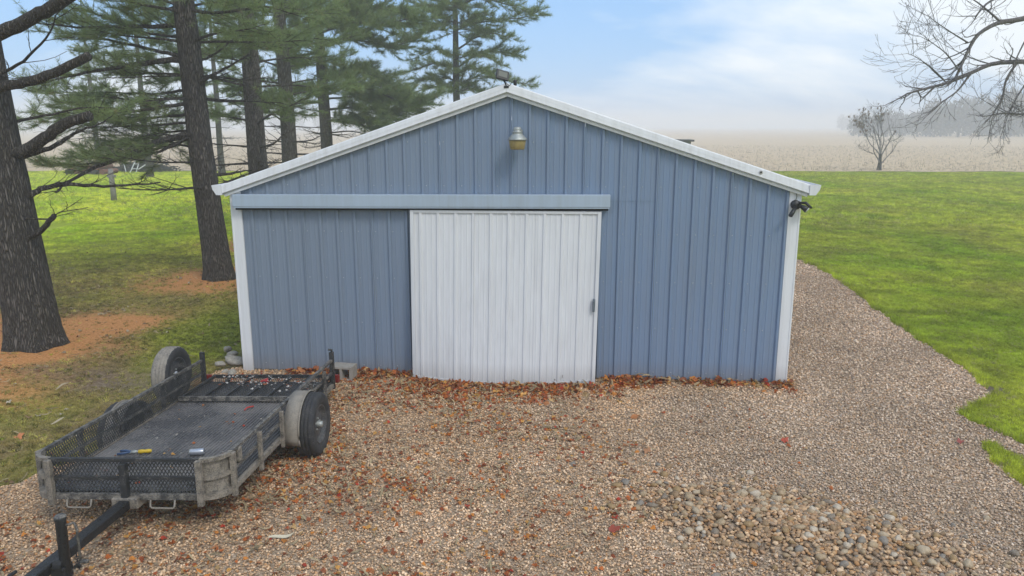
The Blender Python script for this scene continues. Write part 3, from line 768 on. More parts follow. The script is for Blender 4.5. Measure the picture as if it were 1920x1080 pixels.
T0 = np.array([-2.790, -2.660, -.045])
tr = empty('utility_trailer', T0, (-.0498, -.0149, .0330))
TRM = Matrix.Translation(T0) @ Euler((-.0498, -.0149, .0330)).to_matrix().to_4x4()
tag(tr, 'dusty black single-axle utility trailer with mesh sides parked on the gravel', 'trailer')
TW, YF, YR, ZB, ZT, RC = .800, -1.580, 1.574, .322, .634, .18
def u_path(z, inset=0.0, n=7, y_end=YR):
    w, f = TW - inset, YF + inset
    p = [(-w, y_end, z)]
    for a in np.linspace(180, 270, n): p.append((-w + RC + RC * math.cos(R(a)), f + RC + RC * math.sin(R(a)), z))
    for a in np.linspace(270, 360, n): p.append((w - RC + RC * math.cos(R(a)), f + RC + RC * math.sin(R(a)), z))
    return p + [(w, y_end, z)]
def sq_tube(mb, path, w, h=None):                     # upright rectangular section swept along a level path
    p = np.asarray(path, float); h = h or w
    t = np.gradient(p, axis=0); t[:, 2] = 0; t /= np.linalg.norm(t, axis=1)[:, None]
    s_ = np.stack([t[:, 1], -t[:, 0], t[:, 0] * 0], -1); u = np.array([0, 0, 1.0])
    v = np.stack([p + s_ * w / 2 - u * h / 2, p + s_ * w / 2 + u * h / 2, p - s_ * w / 2 + u * h / 2, p - s_ * w / 2 - u * h / 2], 1).reshape(-1, 3)
    m = len(p); f = [(i * 4 + j, i * 4 + (j + 1) % 4, i * 4 + 4 + (j + 1) % 4, i * 4 + 4 + j) for i in range(m - 1) for j in range(4)]
    mb.add(v, f + [(3, 2, 1, 0), ((m - 1) * 4, (m - 1) * 4 + 1, (m - 1) * 4 + 2, (m - 1) * 4 + 3)])
    return mb
U = u_path(ZT); UB = u_path(ZB); UM = u_path((ZT + ZB) / 2 + .0)
nc = 7
# rails: straight sides, muddy rounded corners, straight front: separate lengths
for nm, z, w, h, ms in (('top_rail', ZT, .034, .028, M_tdust), ('middle_rail', (ZT + ZB) / 2, .026, .026, M_tdust), ('bottom_rail', ZB, .038, .045, M_tmud)):
    P_ = u_path(z)
    sq_tube(MB(), P_[:2], w, h).build(nm, M_tdust if nm != 'bottom_rail' else M_tmud, tr, fix=True)
    sq_tube(MB(), P_[-2:], w, h).build(nm, ms, tr, fix=True)
    sq_tube(MB(), [P_[nc], P_[nc + 1]], w, h).build(nm, M_tblk if nm != 'bottom_rail' else M_tdust, tr, fix=True)
    cm = M_tmud
    sq_tube(MB(), P_[1:nc + 1], w + .004, h + .003).build('corner_' + nm, cm, tr, fix=True)
    sq_tube(MB(), P_[nc + 1:2 * nc + 1], w + .004, h + .003).build('corner_' + nm, cm, tr, fix=True)
# corner skins (sheet behind the rails, caked with mud)
for a, b in ((1, nc + 1), (nc + 1, 2 * nc + 1)):
    q = u_path(0, .012)[a:b]; m_ = len(q); mb = MB()
    mb.add([(x, y, ZB) for x, y, z in q] + [(x, y, ZT) for x, y, z in q], [(i, i + 1, m_ + i + 1, m_ + i) for i in range(m_ - 1)])
    mb.build('corner_skin', M_tmud, tr)
# posts
def post(x, y, z0, z1, mat, w=.04):
    return MB().box(x - w / 2, x + w / 2, y - w / 2, y + w / 2, z0, z1, None, .004).build('post', mat, tr)
for s in (-1, 1):
    post(s * (TW + .022), YF + RC - .02, ZB - .06, ZT + .008, M_tmud, .044)
    post(s * (TW - RC), YF - .026, ZB - .065, ZT + .006, M_tmud, .048)
    for y in (-.86, -.30, .62, 1.12): post(s * (TW + .03), y, ZB - .075, ZT - .022, M_tdust if y > 0 else M_tmud, .038)
    post(s * TW, YR - .03, ZB - .05, ZT + .10, M_tblk, .05)
post(0, YF - .024, ZB - .03, ZT - .022, M_tblk, .055)
# expanded-metal panels: real diamond strands
def diamond(name, L, H, place, cell=.030, wd=.0105):
    mb = MB(); nx = int((L + H * .6) / cell)
    for d in (1, -1):
        for k in range(nx + 2):
            a0 = k * cell - (H * .6 if d > 0 else 0); a, z0 = a0, 0.0
            b, z1 = a0 + d * H * .6, H
            if d < 0: a, b = a0, a0 - H * .6
            t0, t1 = 0.0, 1.0
            if b != a:
                for lim, sgn in ((0, 1), (L, -1)):
                    tl = (lim - a) / (b - a)
                    if (b - a) * sgn > 0: t0 = max(t0, tl)
                    else: t1 = min(t1, tl)
            if t1 - t0 < .02: continue
            A_, B_ = (a + (b - a) * t0, H * t0), (a + (b - a) * t1, H * t1)
            v = [place(A_[0] - wd / 2, A_[1], 0), place(A_[0] + wd / 2, A_[1], .002), place(B_[0] + wd / 2, B_[1], .002), place(B_[0] - wd / 2, B_[1], 0)]
            mb.add(v, [(0, 1, 2, 3)])
    return mb.build(name, M_mesh, tr)
for s in (-1, 1):
    diamond('mesh_panel', YR - (YF + RC) - .02, ZT - ZB - .03, lambda a, z, d, s=s: (s * (TW - .012 - d), YF + RC + a, ZB + .02 + z))
for s in (-1, 1):
    diamond('mesh_panel', TW - RC - .03, ZT - ZB - .03, lambda a, z, d, s=s: ((.02 + a) * s, YF + .012 + d, ZB + .02 + z))
# deck: ribbed rubber-topped floor
m, nt, b, o = new_mat('wet_ribbed_deck')
tc = nt.nodes.new('ShaderNodeTexCoord').outputs['Object']
f1, f2 = noise(nt, 2.3, 5, .6, tc), noise(nt, 26, 5, .7, tc)
c = ramp(nt, f2, [(.3, (.030, .030, .035)), (.55, (.085, .083, .088)), (.75, (.24, .22, .19))]).outputs[0]
nt.links.new(mixc(nt, ramp(nt, f1, [(.42, (0, 0, 0)), (.68, (.75, .75, .75))]).outputs[0], c, (.20, .188, .178)), b.inputs['Base Color'])
nt.links.new(ramp(nt, f1, [(.42, (.34,) * 3), (.62, (.62,) * 3)]).outputs[0], b.inputs['Roughness'])
bump(nt, b, f2, .3, .004)
M_deck = m
xs = []; W2 = TW - .03; nrb = 44
for k in range(nrb):
    x = -W2 + 2 * W2 * k / nrb; d = 2 * W2 / nrb
    xs += [(x, 0), (x + d * .35, 0), (x + d * .5, .009), (x + d * .85, .009)]
xs.append((W2, 0)); n = len(xs); mb = MB()
ys = [YF + .06, YR]
mb.add([(x, y, .335 + h) for y in ys for x, h in xs], [(i, i + 1, n + i + 1, n + i) for i in range(n - 1)])
mb.box(-W2, W2, YF + .06, YR, .30, .325)
mb.build('deck', M_deck, tr)
mb = MB()
for y in (-1.2, -.6, .0, .6, 1.2): mb.box(-TW + .03, TW - .03, y - .025, y + .025, .245, .298)
mb.box(-TW + .03, TW - .03, YR - .02, YR + .03, .26, .345); mb.build('crossmember', M_tblk, tr)
# folded ramp gate lying over the rear of the deck
gate = empty('ramp_gate', (0, 0, 0)); gate.parent = tr; gate['label'] = 'black mesh ramp gate folded flat over the rear of the deck'
GZ = .385; g0, g1 = .80, 1.70
sq_tube(MB(), [(-TW + .05, g0, GZ), (TW - .05, g0, GZ)], .035, .05).build('gate_bar', M_tdust, gate, fix=True)
sq_tube(MB(), [(-TW + .05, g1, GZ), (TW - .05, g1, GZ)], .035, .04).build('gate_bar', M_tblk, gate, fix=True)
for k in range(7):
    x = -TW + .07 + k * (2 * TW - .14) / 6
    MB().box(x - .018, x + .018, g0 + .018, g1 - .018, GZ - .012, GZ + .018).build('gate_bar', M_tblk, gate)
mb = MB(); GL, GW = g1 - g0 - .03, 2 * TW - .12
for d in (1, -1):
    for k in range(90):
        x0 = -GW / 2 - GL * .5 + k * (GW + GL) / 90
        xa, xb = (x0, x0 + GL * .5) if d > 0 else (x0 + GL * .5, x0)
        t0, t1 = 0.0, 1.0
        for lim, sg in ((-GW / 2, 1), (GW / 2, -1)):
            tl = (lim - xa) / (xb - xa)
            if (xb - xa) * sg > 0: t0 = max(t0, tl)
            else: t1 = min(t1, tl)
        if t1 - t0 > .03:
            A_ = (xa + (xb - xa) * t0, g0 + .015 + GL * t0); B_ = (xa + (xb - xa) * t1, g0 + .015 + GL * t1)
            mb.add([(A_[0] - .004, A_[1], GZ - .004 + d * .002), (A_[0] + .004, A_[1], GZ - .004 + d * .002), (B_[0] + .004, B_[1], GZ - .004 + d * .002), (B_[0] - .004, B_[1], GZ - .004 + d * .002)], [(0, 1, 2, 3)])
mb.build('gate_mesh', M_mesh, gate)
# wheels
TR_ = .325
def wheel(name, x, y, z, side, rub, parent, detail=None):
    w = empty(name, (x, y, z)); w.parent = parent
    prof = [(.195, -.075), (.215, -.088), (.262, -.098), (.300, -.093), (.318, -.075), (.325, -.05), (.318, -.045), (.318, -.033), (.325, -.028), (.326, -.006), (.318, -.003), (.318, .003), (.326, .006), (.325, .028), (.318, .033), (.318, .045), (.325, .05), (.318, .075), (.300, .093), (.262, .098), (.215, .088), (.195, .075)]
    mb = MB(); mb.lathe(prof, 56, 'x')
    v = mb.v[0].reshape(len(prof), 56, 3)
    for i in (4, 5, 17, 18, 9, 12):                     # shoulder lugs
        for j in range(0, 56, 2): v[i, j, 1:] *= .975
    mb.build('tyre', rub, w, True)
    s = side
    rp = [(.20, s * .072), (.197, s * .082), (.187, s * .078), (.178, s * .05), (.150, s * .030), (.130, s * .042), (.09, s * .048), (.06, s * .044), (0, s * .044)]
    MB().lathe(rp, 40, 'x').lathe([(.19, -s * .075), (.178, -s * .05), (.172, s * .03)], 40, 'x').build('rim', M_rim, w, True)
    hb = MB().lathe([(.034, s * .04), (.034, s * .085), (.026, s * .098), (0, s * .10)], 18, 'x').build('hub', M_galv if detail is None else detail, w, True)
    for k in range(5):
        a = k * 2 * math.pi / 5 + .3
        MB().lathe([(.010, s * .044), (.010, s * .058), (0, s * .060)], 6, 'x', (0, .058 * math.cos(a), .058 * math.sin(a))).build('lug_nut', M_galv, w)
    for k in range(8):
        a = k * 2 * math.pi / 8
        MB().lathe([(.016, s * .039), (.012, s * .0405), (0, s * .0405)], 10, 'x', (0, .118 * math.cos(a), .118 * math.sin(a))).build('vent_hole', M_dark, w)
    return w
WX, WY = 1.018, .064
wheel('wheel', WX, WY, TR_ + .03, 1, M_rub, tr)
wheel('wheel', -WX + .03, WY, TR_ - .075, -1, M_rub, tr)
MB().tube([(-WX + .03, WY, TR_ - .075), (-TW - .04, WY, TR_ - .075), (-TW + .04, WY, .215), (TW - .04, WY, .215), (TW + .03, WY, TR_ + .03), (WX, WY, TR_ + .03)], .028, 8).build('axle', M_tblk, tr)
for s in (-1, 1):
    zc = TR_ + (.03 if s > 0 else -.08); ro = .352; mb = MB(); aa = np.linspace(-20, 200, 22)
    x0, x1 = s * (TW + .035), s * (WX - .035)
    for r_ in (ro, ro - .006):
        pass
    P_ = [(WY + ro * math.cos(R(a)), zc + ro * math.sin(R(a)) * .96) for a in aa]
    P_[0] = (P_[0][0], P_[0][1]); Pi = [(WY + (ro - .006) * math.cos(R(a)), zc + (ro - .006) * math.sin(R(a)) * .96) for a in aa]
    m_ = len(P_); v = [(x0, y, z) for y, z in P_] + [(x1, y, z) for y, z in P_] + [(x1, y, z) for y, z in Pi] + [(x0, y, z) for y, z in Pi]
    f = []
    for i in range(m_ - 1):
        for k in range(4): f.append((k * m_ + i, k * m_ + i + 1, ((k + 1) % 4) * m_ + i + 1, ((k + 1) % 4) * m_ + i))
    f += [(0, m_, 2 * m_, 3 * m_), (m_ - 1, 2 * m_ - 1, 3 * m_ - 1, 4 * m_ - 1)]
    # rolled outer lip
    mb.add(v, f); mb.tube([(x1, y, z) for y, z in P_], .009, 6)
    mb.build('fender', M_fend, tr, True, fix=True)
    MB().box(s * (TW + .035), s * (TW + .10), WY - .34, WY - .30, ZB - .02, ZB + .03).box(s * (TW + .035), s * (TW + .10), WY + .30, WY + .34, ZB - .02, ZB + .03).build('fender_bracket', M_tmud, tr)
# spare wheel on the far side
sp_ = wheel('spare_wheel', -(TW + .16), 1.10, .585, 1, M_rubm, tr, simple('pale_hub', (.62, .68, .78), .3, .1))
tyre_ = [c_ for c_ in col.objects if c_.parent == sp_ and c_.name.startswith('tyre')][0]; tyre_.data.materials.append(M_rub)      # tread caked pale, sidewall still black
for f_ in tyre_.data.polygons:
    if f_.center.x > .072: f_.material_index = 1
MB().box(-TW - .08, -TW - .025, 1.07, 1.13, .42, .66).build('spare_bracket', M_tblk, tr)
# tongue, coupler, jack
MB().box(-.045, .045, -2.95, -.9, .235, .31, None, .008).build('tongue', M_tng, tr)
MB().box(-.11, .11, YF - .06, YF + .10, .235, .33, None, .01).build('tongue_gusset', M_tmud, tr)
MB().box(-.04, .04, -3.11, -2.89, .30, .375, None, .012).lathe([(0, -.02), (.045, -.02), (.05, .03), (.03, .05), (0, .055)], 16, 'z', (0, -3.13, .33)).tube([(0, -2.99, .38), (0, -2.93, .41), (0, -2.87, .405)], .012, 6).build('coupler', M_tng, tr, fix=True)
jk = empty('tongue_jack', (.12, -2.57, -.055)); jk.parent = tr
MB().lathe([(0, .69), (.036, .69), (.040, .675), (.036, .665), (.034, .655), (.034, .25), (.030, .245), (0, .245)], 20, 'z').build('jack_tube', M_tng, jk, True)
MB().lathe([(0, .30), (.025, .30), (.025, .0), (0, .0)], 16, 'z').build('inner_tube', M_galv, jk, True)
MB().lathe([(0, .0), (.085, .0), (.09, -.01), (.09, -.018), (0, -.018)], 20, 'z').build('foot_plate', M_tng, jk)
MB().lathe([(0, .705), (.030, .702), (.040, .690)], 20, 'z').build('cap', M_tdust, jk, True)
MB().tube([(.035, 0, .63), (.085, .01, .64), (.10, .01, .60), (.102, .01, .36)], .009, 8).tube([(.102, .01, .36), (.15, .02, .355)], .014, 8).build('crank', M_tdust, jk, True)
MB().tube([(-.06, 0, .34), (.0, 0, .34)], .055, 14).box(-.08, .02, -.05, .05, .24, .34, None, .006).build('mount', M_tng, jk, fix=True)
ch = MB()
cp = [(.05, -2.05, .24), (.09, -2.10, .19), (.14, -2.16, .20), (.16, -2.22, .25), (.10, -2.32, .21), (.02, -2.48, .20), (-.04, -2.62, .23)]
tt = np.linspace(0, len(cp) - 1, 26)
cp = [(a, b_ - .30, c_) for a, b_, c_ in cp]
cq = np.stack([np.interp(tt, range(len(cp)), [c[i] for c in cp]) for i in range(3)], -1)
for k in range(25):
    a, b_ = cq[k], cq[k + 1]; mid = (a + b_) / 2; d = (b_ - a) * .75; sd = np.cross(d, [0, 0, 1]) if k % 2 else np.array([0, 0, .02]); sd = sd / (np.linalg.norm(sd) + 1e-9) * .011
    ch.tube([mid - d, mid - d * .5 + sd, mid + d * .5 + sd, mid + d, mid + d * .5 - sd, mid - d * .5 - sd, mid - d], .004, 5, False)
ch.build('safety_chain', M_tng, tr)
# tie-down loops under the front rail, tail lamp, deck hooks
for x in (-.395, .30):
    MB().tube([(x - .1, YF - .02, ZB - .02), (x - .1, YF - .035, ZB - .07), (x - .085, YF - .035, ZB - .085), (x + .085, YF - .035, ZB - .085), (x + .1, YF - .035, ZB - .07), (x + .1, YF - .02, ZB - .02)], .008, 8).build('tie_loop', M_fend, tr, True)
for s in (-1, 1):
    MB().box(s * TW - .06, s * TW + .06, YR + .03, YR + .07, .33, .43, None, .006).build('tail_lamp', simple('tail_lamp', (.20, .02, .015), .3), tr)
MB().tube([(TW, YR - .03, ZT + .09), (TW + .015, YR - .05, ZT + .13), (TW - .03, YR - .06, ZT + .14)], .014, 6).build('gate_latch', M_tblk, tr)
MB().box(TW - .05, TW + .03, YF + RC + .10, YF + RC + .17, ZT - .14, ZT + .005, None, .02).build('stake_pocket', M_tmud, tr)

# ---- odds and ends left in the trailer
def tpt(px, py, z):                                   # point of the trailer's own level z seen at that pixel
    Mi = TRM.inverted(); o_ = Mi @ Vector(CAM); d_ = (Mi.to_3x3() @ Vector(ray(px, py)))
    return np.array(TRM @ (o_ + d_ * ((z - o_.z) / d_.z)))
def colm(n, c, r=.5): return simple(n, c, r, 0, .2, 20)
p = tpt(272, 846, .365)
o = empty('screwdriver', p, (0, 0, R(15))); tag(o, 'small yellow handled tool lying at the front of the trailer deck', 'tool')
MB().lathe([(0, -.06), (.017, -.057), (.02, -.03), (.015, 0), (.02, .03), (.014, .055), (0, .06)], 12, 'x').build('handle', colm('yellow_plastic', (.62, .42, .02)), o, True)
MB().tube([(-.06, 0, 0), (-.15, 0, -.008)], .005, 6).build('shaft', M_galv, o)
p = tpt(246, 848, .360)
o = empty('pliers', p, (0, 0, R(8))); tag(o, 'blue handled pliers beside the yellow tool on the trailer deck', 'tool')
for s in (-1, 1):
    MB().tube([(-.11, s * .035, 0), (-.06, s * .03, .004), (0, s * .008, .006)], [.011, .012, .008], 8).build('handle', colm('blue_grip', (.03, .07, .16)), o, True)
    MB().tube([(0, s * .006, .006), (.03, s * .014, .006), (.065, s * .004, .006)], [.009, .010, .004], 8).build('jaw', M_galv, o, True)
p = tpt(370, 847, .376)
o = empty('metal_can', p, (0, 0, R(12))); tag(o, 'silvery can lying on its side near the trailer front right corner', 'can')
MB().lathe([(0, -.065), (.024, -.064), (.030, -.055), (.031, .05), (.025, .062), (0, .060)], 18, 'x').build('body', simple('can_silver', (.55, .57, .62), .3, .7), o, True)
MB().lathe([(.026, -.068), (.028, -.066), (.026, -.062)], 18, 'x').build('rim', M_galv, o, True)
p = tpt(488, 712, .42)
o = empty('red_cup', p, (0, R(80), R(20))); tag(o, 'crumpled red plastic cup on the folded ramp gate', 'cup')
MB().lathe([(0, 0), (.026, 0), (.036, .085), (.038, .088), (.034, .085), (.024, .006), (0, .006)], 16, 'z', (.036, 0, 0)).build('cup_wall', colm('red_plastic', (.45, .03, .03), .4), o, True)
p = tpt(467, 766, .358)
o = empty('red_strap', p, (0, 0, R(60))); tag(o, 'short red strap end on the deck in front of the gate bar', 'strap')
MB().tube([(-.06, 0, 0), (-.02, .012, .012), (.02, -.008, .016), (.06, .006, .004)], .010, 4).build('webbing', colm('red_web', (.42, .04, .03), .8), o)

# ------------------------------------------------------------------ trees
def bark(name, dark, light, scale=9.0):
    m, nt, b, o = new_mat(name)
    tc = nt.nodes.new('ShaderNodeTexCoord').outputs['Object']
    mp = N(nt, 'Mapping', Scale=(1, 1, .16)); nt.links.new(tc, mp.inputs[0])
    v = N(nt, 'TexVoronoi', Scale=scale * 2.6); v.feature = 'DISTANCE_TO_EDGE'
    nz_ = N(nt, 'TexNoise', Scale=scale, Detail=4.0); nt.links.new(mp.outputs[0], nz_.inputs['Vector'])
    mx = nt.nodes.new('ShaderNodeMix'); mx.data_type = 'VECTOR'; mx.inputs['Factor'].default_value = .12
    nt.links.new(mp.outputs[0], mx.inputs[4]); nt.links.new(nz_.outputs['Color'], mx.inputs[5]); nt.links.new(mx.outputs[1], v.inputs['Vector'])
    r = ramp(nt, v.outputs['Distance'], [(.0, tuple(x * .35 for x in dark)), (.10, dark), (.34, light)])
    big = noise(nt, 1.3, 4, .6, tc)
    nt.links.new(mixc(nt, math_n(nt, 'MULTIPLY', big, .5), r.outputs[0], dark), b.inputs['Base Color'])
    b.inputs['Roughness'].default_value = .95; b.inputs['Specular IOR Level'].default_value = .15
    bump(nt, b, math_n(nt, 'MINIMUM', v.outputs['Distance'], .3), 1.0, .10)
    return m
M_bark = bark('pine_bark', (.080, .071, .061), (.185, .165, .145), 13.0)
M_bark_haze = bark('hazed_pine_bark', (.125, .112, .098), (.255, .232, .208), 13.0)  # lighter copy of the pine bark: haze painted into the trunk colour
M_bark2 = bark('grey_bark', (.08, .072, .070), (.17, .155, .15), 14)
def needles(name, a, b_, c):
    m, nt, b, o = new_mat(name)
    tc = nt.nodes.new('ShaderNodeTexCoord').outputs['Object']
    f = noise(nt, .9, 4, .65, tc); g = noise(nt, 7, 3, .6, tc)
    cc = mixc(nt, ramp(nt, g, [(.58, (0, 0, 0)), (.72, (.75, .75, .75))]).outputs[0], ramp(nt, f, [(.32, a), (.68, b_)]).outputs[0], c)
    nt.links.new(cc, b.inputs['Base Color']); b.inputs['Roughness'].default_value = .6; b.inputs['Specular IOR Level'].default_value = .25
    t = nt.nodes.new('ShaderNodeBsdfTranslucent'); nt.links.new(cc, t.inputs['Color'])
    mx = N(nt, 'MixShader', Fac=.4); nt.links.new(b.outputs[0], mx.inputs[1]); nt.links.new(t.outputs[0], mx.inputs[2]); nt.links.new(mx.outputs[0], o.inputs['Surface'])
    return m
M_ndl = needles('pine_needles', (.165, .225, .090), (.270, .345, .130), (.36, .28, .14))

class Tree:
    """collects limbs (tubes) and needle tufts; builds trunk, limbs and foliage meshes under one Empty"""
    def __init__(s, name, base, label, cat, group=None, seed=0):
        s.root = tag(empty(name, (base[0], base[1], 0)), label, cat, group); s.b = np.array([base[0], base[1], 0.0])
        s.rs = np.random.RandomState(seed); s.limb = MB(); s.tp, s.td, s.ts = [], [], []
    def path(s, p0, d, L, n=6, droop=0.0, wob=.08, up=0.0):
        d = np.asarray(d, float); d = d / np.linalg.norm(d); t = np.linspace(0, 1, n)[:, None]
        side = np.cross(d, [0, 0, 1.0]); side /= np.linalg.norm(side) + 1e-9
        ph = s.rs.rand(2) * 6.28
        w = side * np.sin(t * 5 + ph[0]) * wob * L * t + np.array([0, 0, 1.0]) * np.sin(t * 4 + ph[1]) * wob * .6 * L * t
        return np.asarray(p0) + d * L * t + w + np.array([0, 0, 1.0]) * (-droop * L * t ** 2 + up * L * t ** 3)
    def tufts(s, pts, size=.15, spread=1.0):
        pts = np.asarray(pts); d = np.gradient(pts, axis=0); d /= np.linalg.norm(d, axis=1)[:, None] + 1e-9
        s.tp.append(pts); s.td.append(d); s.ts.append(np.full(len(pts), size))
    def plume(s, main, r, t0=.3, sub=.32, tuft=.15, dens=1.0, bare=False, twig=.55):
        """side shoots along a limb, each carrying tufts (or bare twigs)"""
        main = np.asarray(main); m = len(main); seg = np.linalg.norm(np.diff(main, axis=0), axis=1); L = seg.sum()
        ns = max(3, int(L * (1 - t0) / (.17 if bare else .105) * dens))
        for k in range(ns):
            t = t0 + (1 - t0) * (k + s.rs.rand()) / ns; i = min(int(t * (m - 1)), m - 2); q = main[i] + (main[i + 1] - main[i]) * (t * (m - 1) - i)
            d = main[i + 1] - main[i]; d = d / np.linalg.norm(d); sd = np.cross(d, [0, 0, 1.0]); sd /= np.linalg.norm(sd) + 1e-9
            sg = 1 if k % 2 else -1
            if not bare and s.rs.rand() < .14: continue
            dd = d * (.55 + .3 * s.rs.rand()) + sd * sg * (.55 + .45 * s.rs.rand()) + np.array([0, 0, (s.rs.rand() - .42) * .95])
            l2 = L * sub * (1.15 - .75 * t) * (.6 + .7 * s.rs.rand()) + .12
            pp = s.path(q, dd, l2, 5, .10 if not bare else .02, .07, .12)
            s.limb.tube(pp, np.linspace(max(.006, r * .28), .003, 5), 4, False)
            if bare:
                if s.rs.rand() < twig:
                    for _ in range(2):
                        j = s.rs.randint(1, 4); d3 = dd + s.rs.randn(3) * .5
                        s.limb.tube(s.path(pp[j], d3, l2 * .45, 4, 0, .1), np.linspace(.005, .002, 4), 3, False)
                continue
            nt_ = max(4, int(l2 / .052)); tt = np.linspace(.18, 1.0, nt_)
            s.tufts(np.stack([np.interp(tt * 4, range(5), pp[:, c]) for c in range(3)], -1), tuft)
            for _ in range(int(2 + l2 / .16)):
                j = s.rs.randint(1, 4); d3 = dd / np.linalg.norm(dd) + s.rs.randn(3) * np.array([.7, .7, .35]) + np.array([0, 0, .15])
                l3 = .12 + .22 * s.rs.rand(); p3 = s.path(pp[j], d3, l3, 4, 0, .05, .1)
                s.limb.tube(p3, np.linspace(.006, .003, 4), 3, False); s.tufts(p3[1:], tuft)
    def trunk(s, pts, rad, mat, n=20):
        mb = MB(); p = np.asarray(pts, float); r = np.asarray(rad, float)
        tt = np.linspace(0, len(p) - 1, 5 * len(p)); p2 = np.stack([np.interp(tt, range(len(p)), p[:, c]) for c in range(3)], -1); r2 = np.interp(tt, range(len(p)), r)
        mb.tube(p2 - s.b, r2, n, True)
        v = mb.v[0].reshape(len(p2), n, 3); th = np.arange(n) * 2 * math.pi / n; ph = s.rs.rand(3) * 6.28
        fl = np.exp(-(p2[:, 2] - p2[0, 2]) / .28)[:, None]      # root flare, lobed
        k = 1 + .05 * np.sin(3 * th + ph[0])[None] + .035 * np.sin(7 * th + ph[1])[None] + fl * (.22 + .16 * np.sin(5 * th + ph[2])[None])
        k = k + (s.rs.rand(*k.shape) - .5) * .03
        ctr = (p2 - s.b)[:, None]; v[:] = ctr + (v - ctr) * k[..., None]
        mb.v[0] = v.reshape(-1, 3)
        mb.build('trunk', mat, s.root, True); s.tr = (p, r)
    def at(s, z):
        p, r = s.tr; return np.array([np.interp(z, p[:, 2], p[:, c]) for c in range(3)]), float(np.interp(z, p[:, 2], r))
    def finish(s, bark_m, leaf_m, K=11, width=.007, zcut=None, leaf_name='crown'):
        mb = MB()
        if s.limb.n:
            s.limb.v = [v - s.b for v in s.limb.v]; s.limb.build('limbs', bark_m, s.root, True)
        if s.tp and leaf_m:
            P = np.vstack(s.tp); D = np.vstack(s.td); S = np.concatenate(s.ts); n = len(P)
            rs = s.rs
            d = D[:, None] * .75 + rs.randn(n, K, 3) * np.array([.55, .55, .42]) + np.array([0, 0, .18]); d /= np.linalg.norm(d, axis=2)[..., None]
            L = S[:, None] * (.65 + .6 * rs.rand(n, K))
            a = P[:, None] + rs.randn(n, K, 3) * .012; tip = a + d * L[..., None] + np.array([0, 0, -.15]) * (L[..., None] * .5)
            sd = np.cross(d, rs.randn(n, K, 3)); sd /= np.linalg.norm(sd, axis=2)[..., None] + 1e-9
            w = width * (.8 + .4 * rs.rand(n, K))[..., None]
            V = np.stack([a - sd * w * .5, a + sd * w * .5, tip], 2).reshape(-1, 3) - s.b
            T = np.arange(len(V)).reshape(-1, 3)
            me = tri_mesh(leaf_name, V, T, leaf_m); mesh_obj(leaf_name, me, s.root)
            s.ntri = len(T); pass

def ramp_r(r0, pts): return np.linspace(r0, r0 * .25, len(pts))
def pine(name, base, label, H, r0, lean, seed, group, z_dead, z_live, Lmax, dens=1.0, tuft=.16, K=11, wid=.007, hand=(), zmax=None, step=.42, skip=None, bk=None):
    bk = bk or M_bark
    t = Tree(name, base, label, 'pine tree', group, seed); rs = t.rs
    zz = np.array([-.05, .5, 1.5, 3.0, 5.0, 8.0, 11.0, H])
    p = np.stack([base[0] + lean[0] * zz + .03 * np.sin(zz * .9 + seed), base[1] + lean[1] * zz, zz], -1)
    t.trunk(p, r0 * np.interp(zz, [0, 1, 3, 6, H], [1.0, .90, .80, .70, .10]), bk)
    z = z_dead
    while z < (zmax or H - .5):
        c, r = t.at(z); nl = rs.randint(2, 5); a0 = rs.rand() * 6.28
        for k in range(nl):
            a = a0 + k * 6.28 / nl + rs.randn() * .3
            if skip and skip(z, a): continue
            live = z > z_live + rs.randn() * .4
            L = Lmax * (.55 + .55 * rs.rand()) * (1 - (z / H) ** 1.5 * .85) * (1.0 if live else .6)
            d = np.array([math.sin(a), math.cos(a), .10 + .2 * rs.rand() if live else rs.rand() * .25 - .08])
            pp = t.path(c + np.array([d[0], d[1], 0]) * r * .7, d, L, 8, .22 if live else .12, .045, .14)
            rb = max(.014, r * (.10 + .07 * rs.rand())) if not live else max(.02, r * .15)
            t.limb.tube(pp, np.linspace(rb, .006, 8), 6, False)
            if live:
                hi = 1.0 if z < 9 else .5
                t.plume(pp, rb, .32, .34, tuft, dens * hi)
            else: t.plume(pp, rb, .22, .34, 0, 1.25, True, .9)
        z += step * (.7 + .6 * rs.rand()) * (1 if z < 9 else 1.7)
    for h in hand:                                            # limbs read off the photograph: (pixel path, depth range, r0, kind)
        pts, y0, y1, rb, kind = h; m_ = len(pts)
        P = np.array([at_depth(q[0], q[1], y0 + (y1 - y0) * i / (m_ - 1)) for i, q in enumerate(pts)])
        c0, _r = t.at(P[0][2])
        if .02 < np.linalg.norm(P[0] - c0) < 1.3: P = np.vstack([c0, P]); m_ += 1      # rooted in the trunk
        tt = np.linspace(0, m_ - 1, 4 * m_); P = np.stack([np.interp(tt, range(m_), P[:, c]) for c in range(3)], -1)
        P[1:-1] = (P[:-2] + 2 * P[1:-1] + P[2:]) / 4
        P += np.random.RandomState(abs(int(pts[0][0] * 3 + pts[-1][1]))).randn(*P.shape) * .006
        keep_ = t.limb; t.limb = MB()
        if kind == 'stub': t.limb.tube(P, np.linspace(rb, rb * .72, len(P)), 10, True)
        else: t.limb.tube(P, np.linspace(rb, rb * .18, len(P)), 8, True)
        if kind == 'live': t.plume(P, rb * .5, .30, .34, tuft, dens)
        elif kind == 'liveshort': t.plume(P, rb * .5, .25, .24, tuft, dens * 1.1)
        elif kind == 'pad': t.plume(P, rb * .5, .12, .27, tuft, dens)
        elif kind == 'bare': t.plume(P, rb * .45, .25, .26, 0, .9, True, .9)
        t.limb.v = [v - t.b for v in t.limb.v]; t.limb.build('limb', bk, t.root, True); t.limb = keep_
    t.finish(bk, M_ndl, K, wid)
    return t

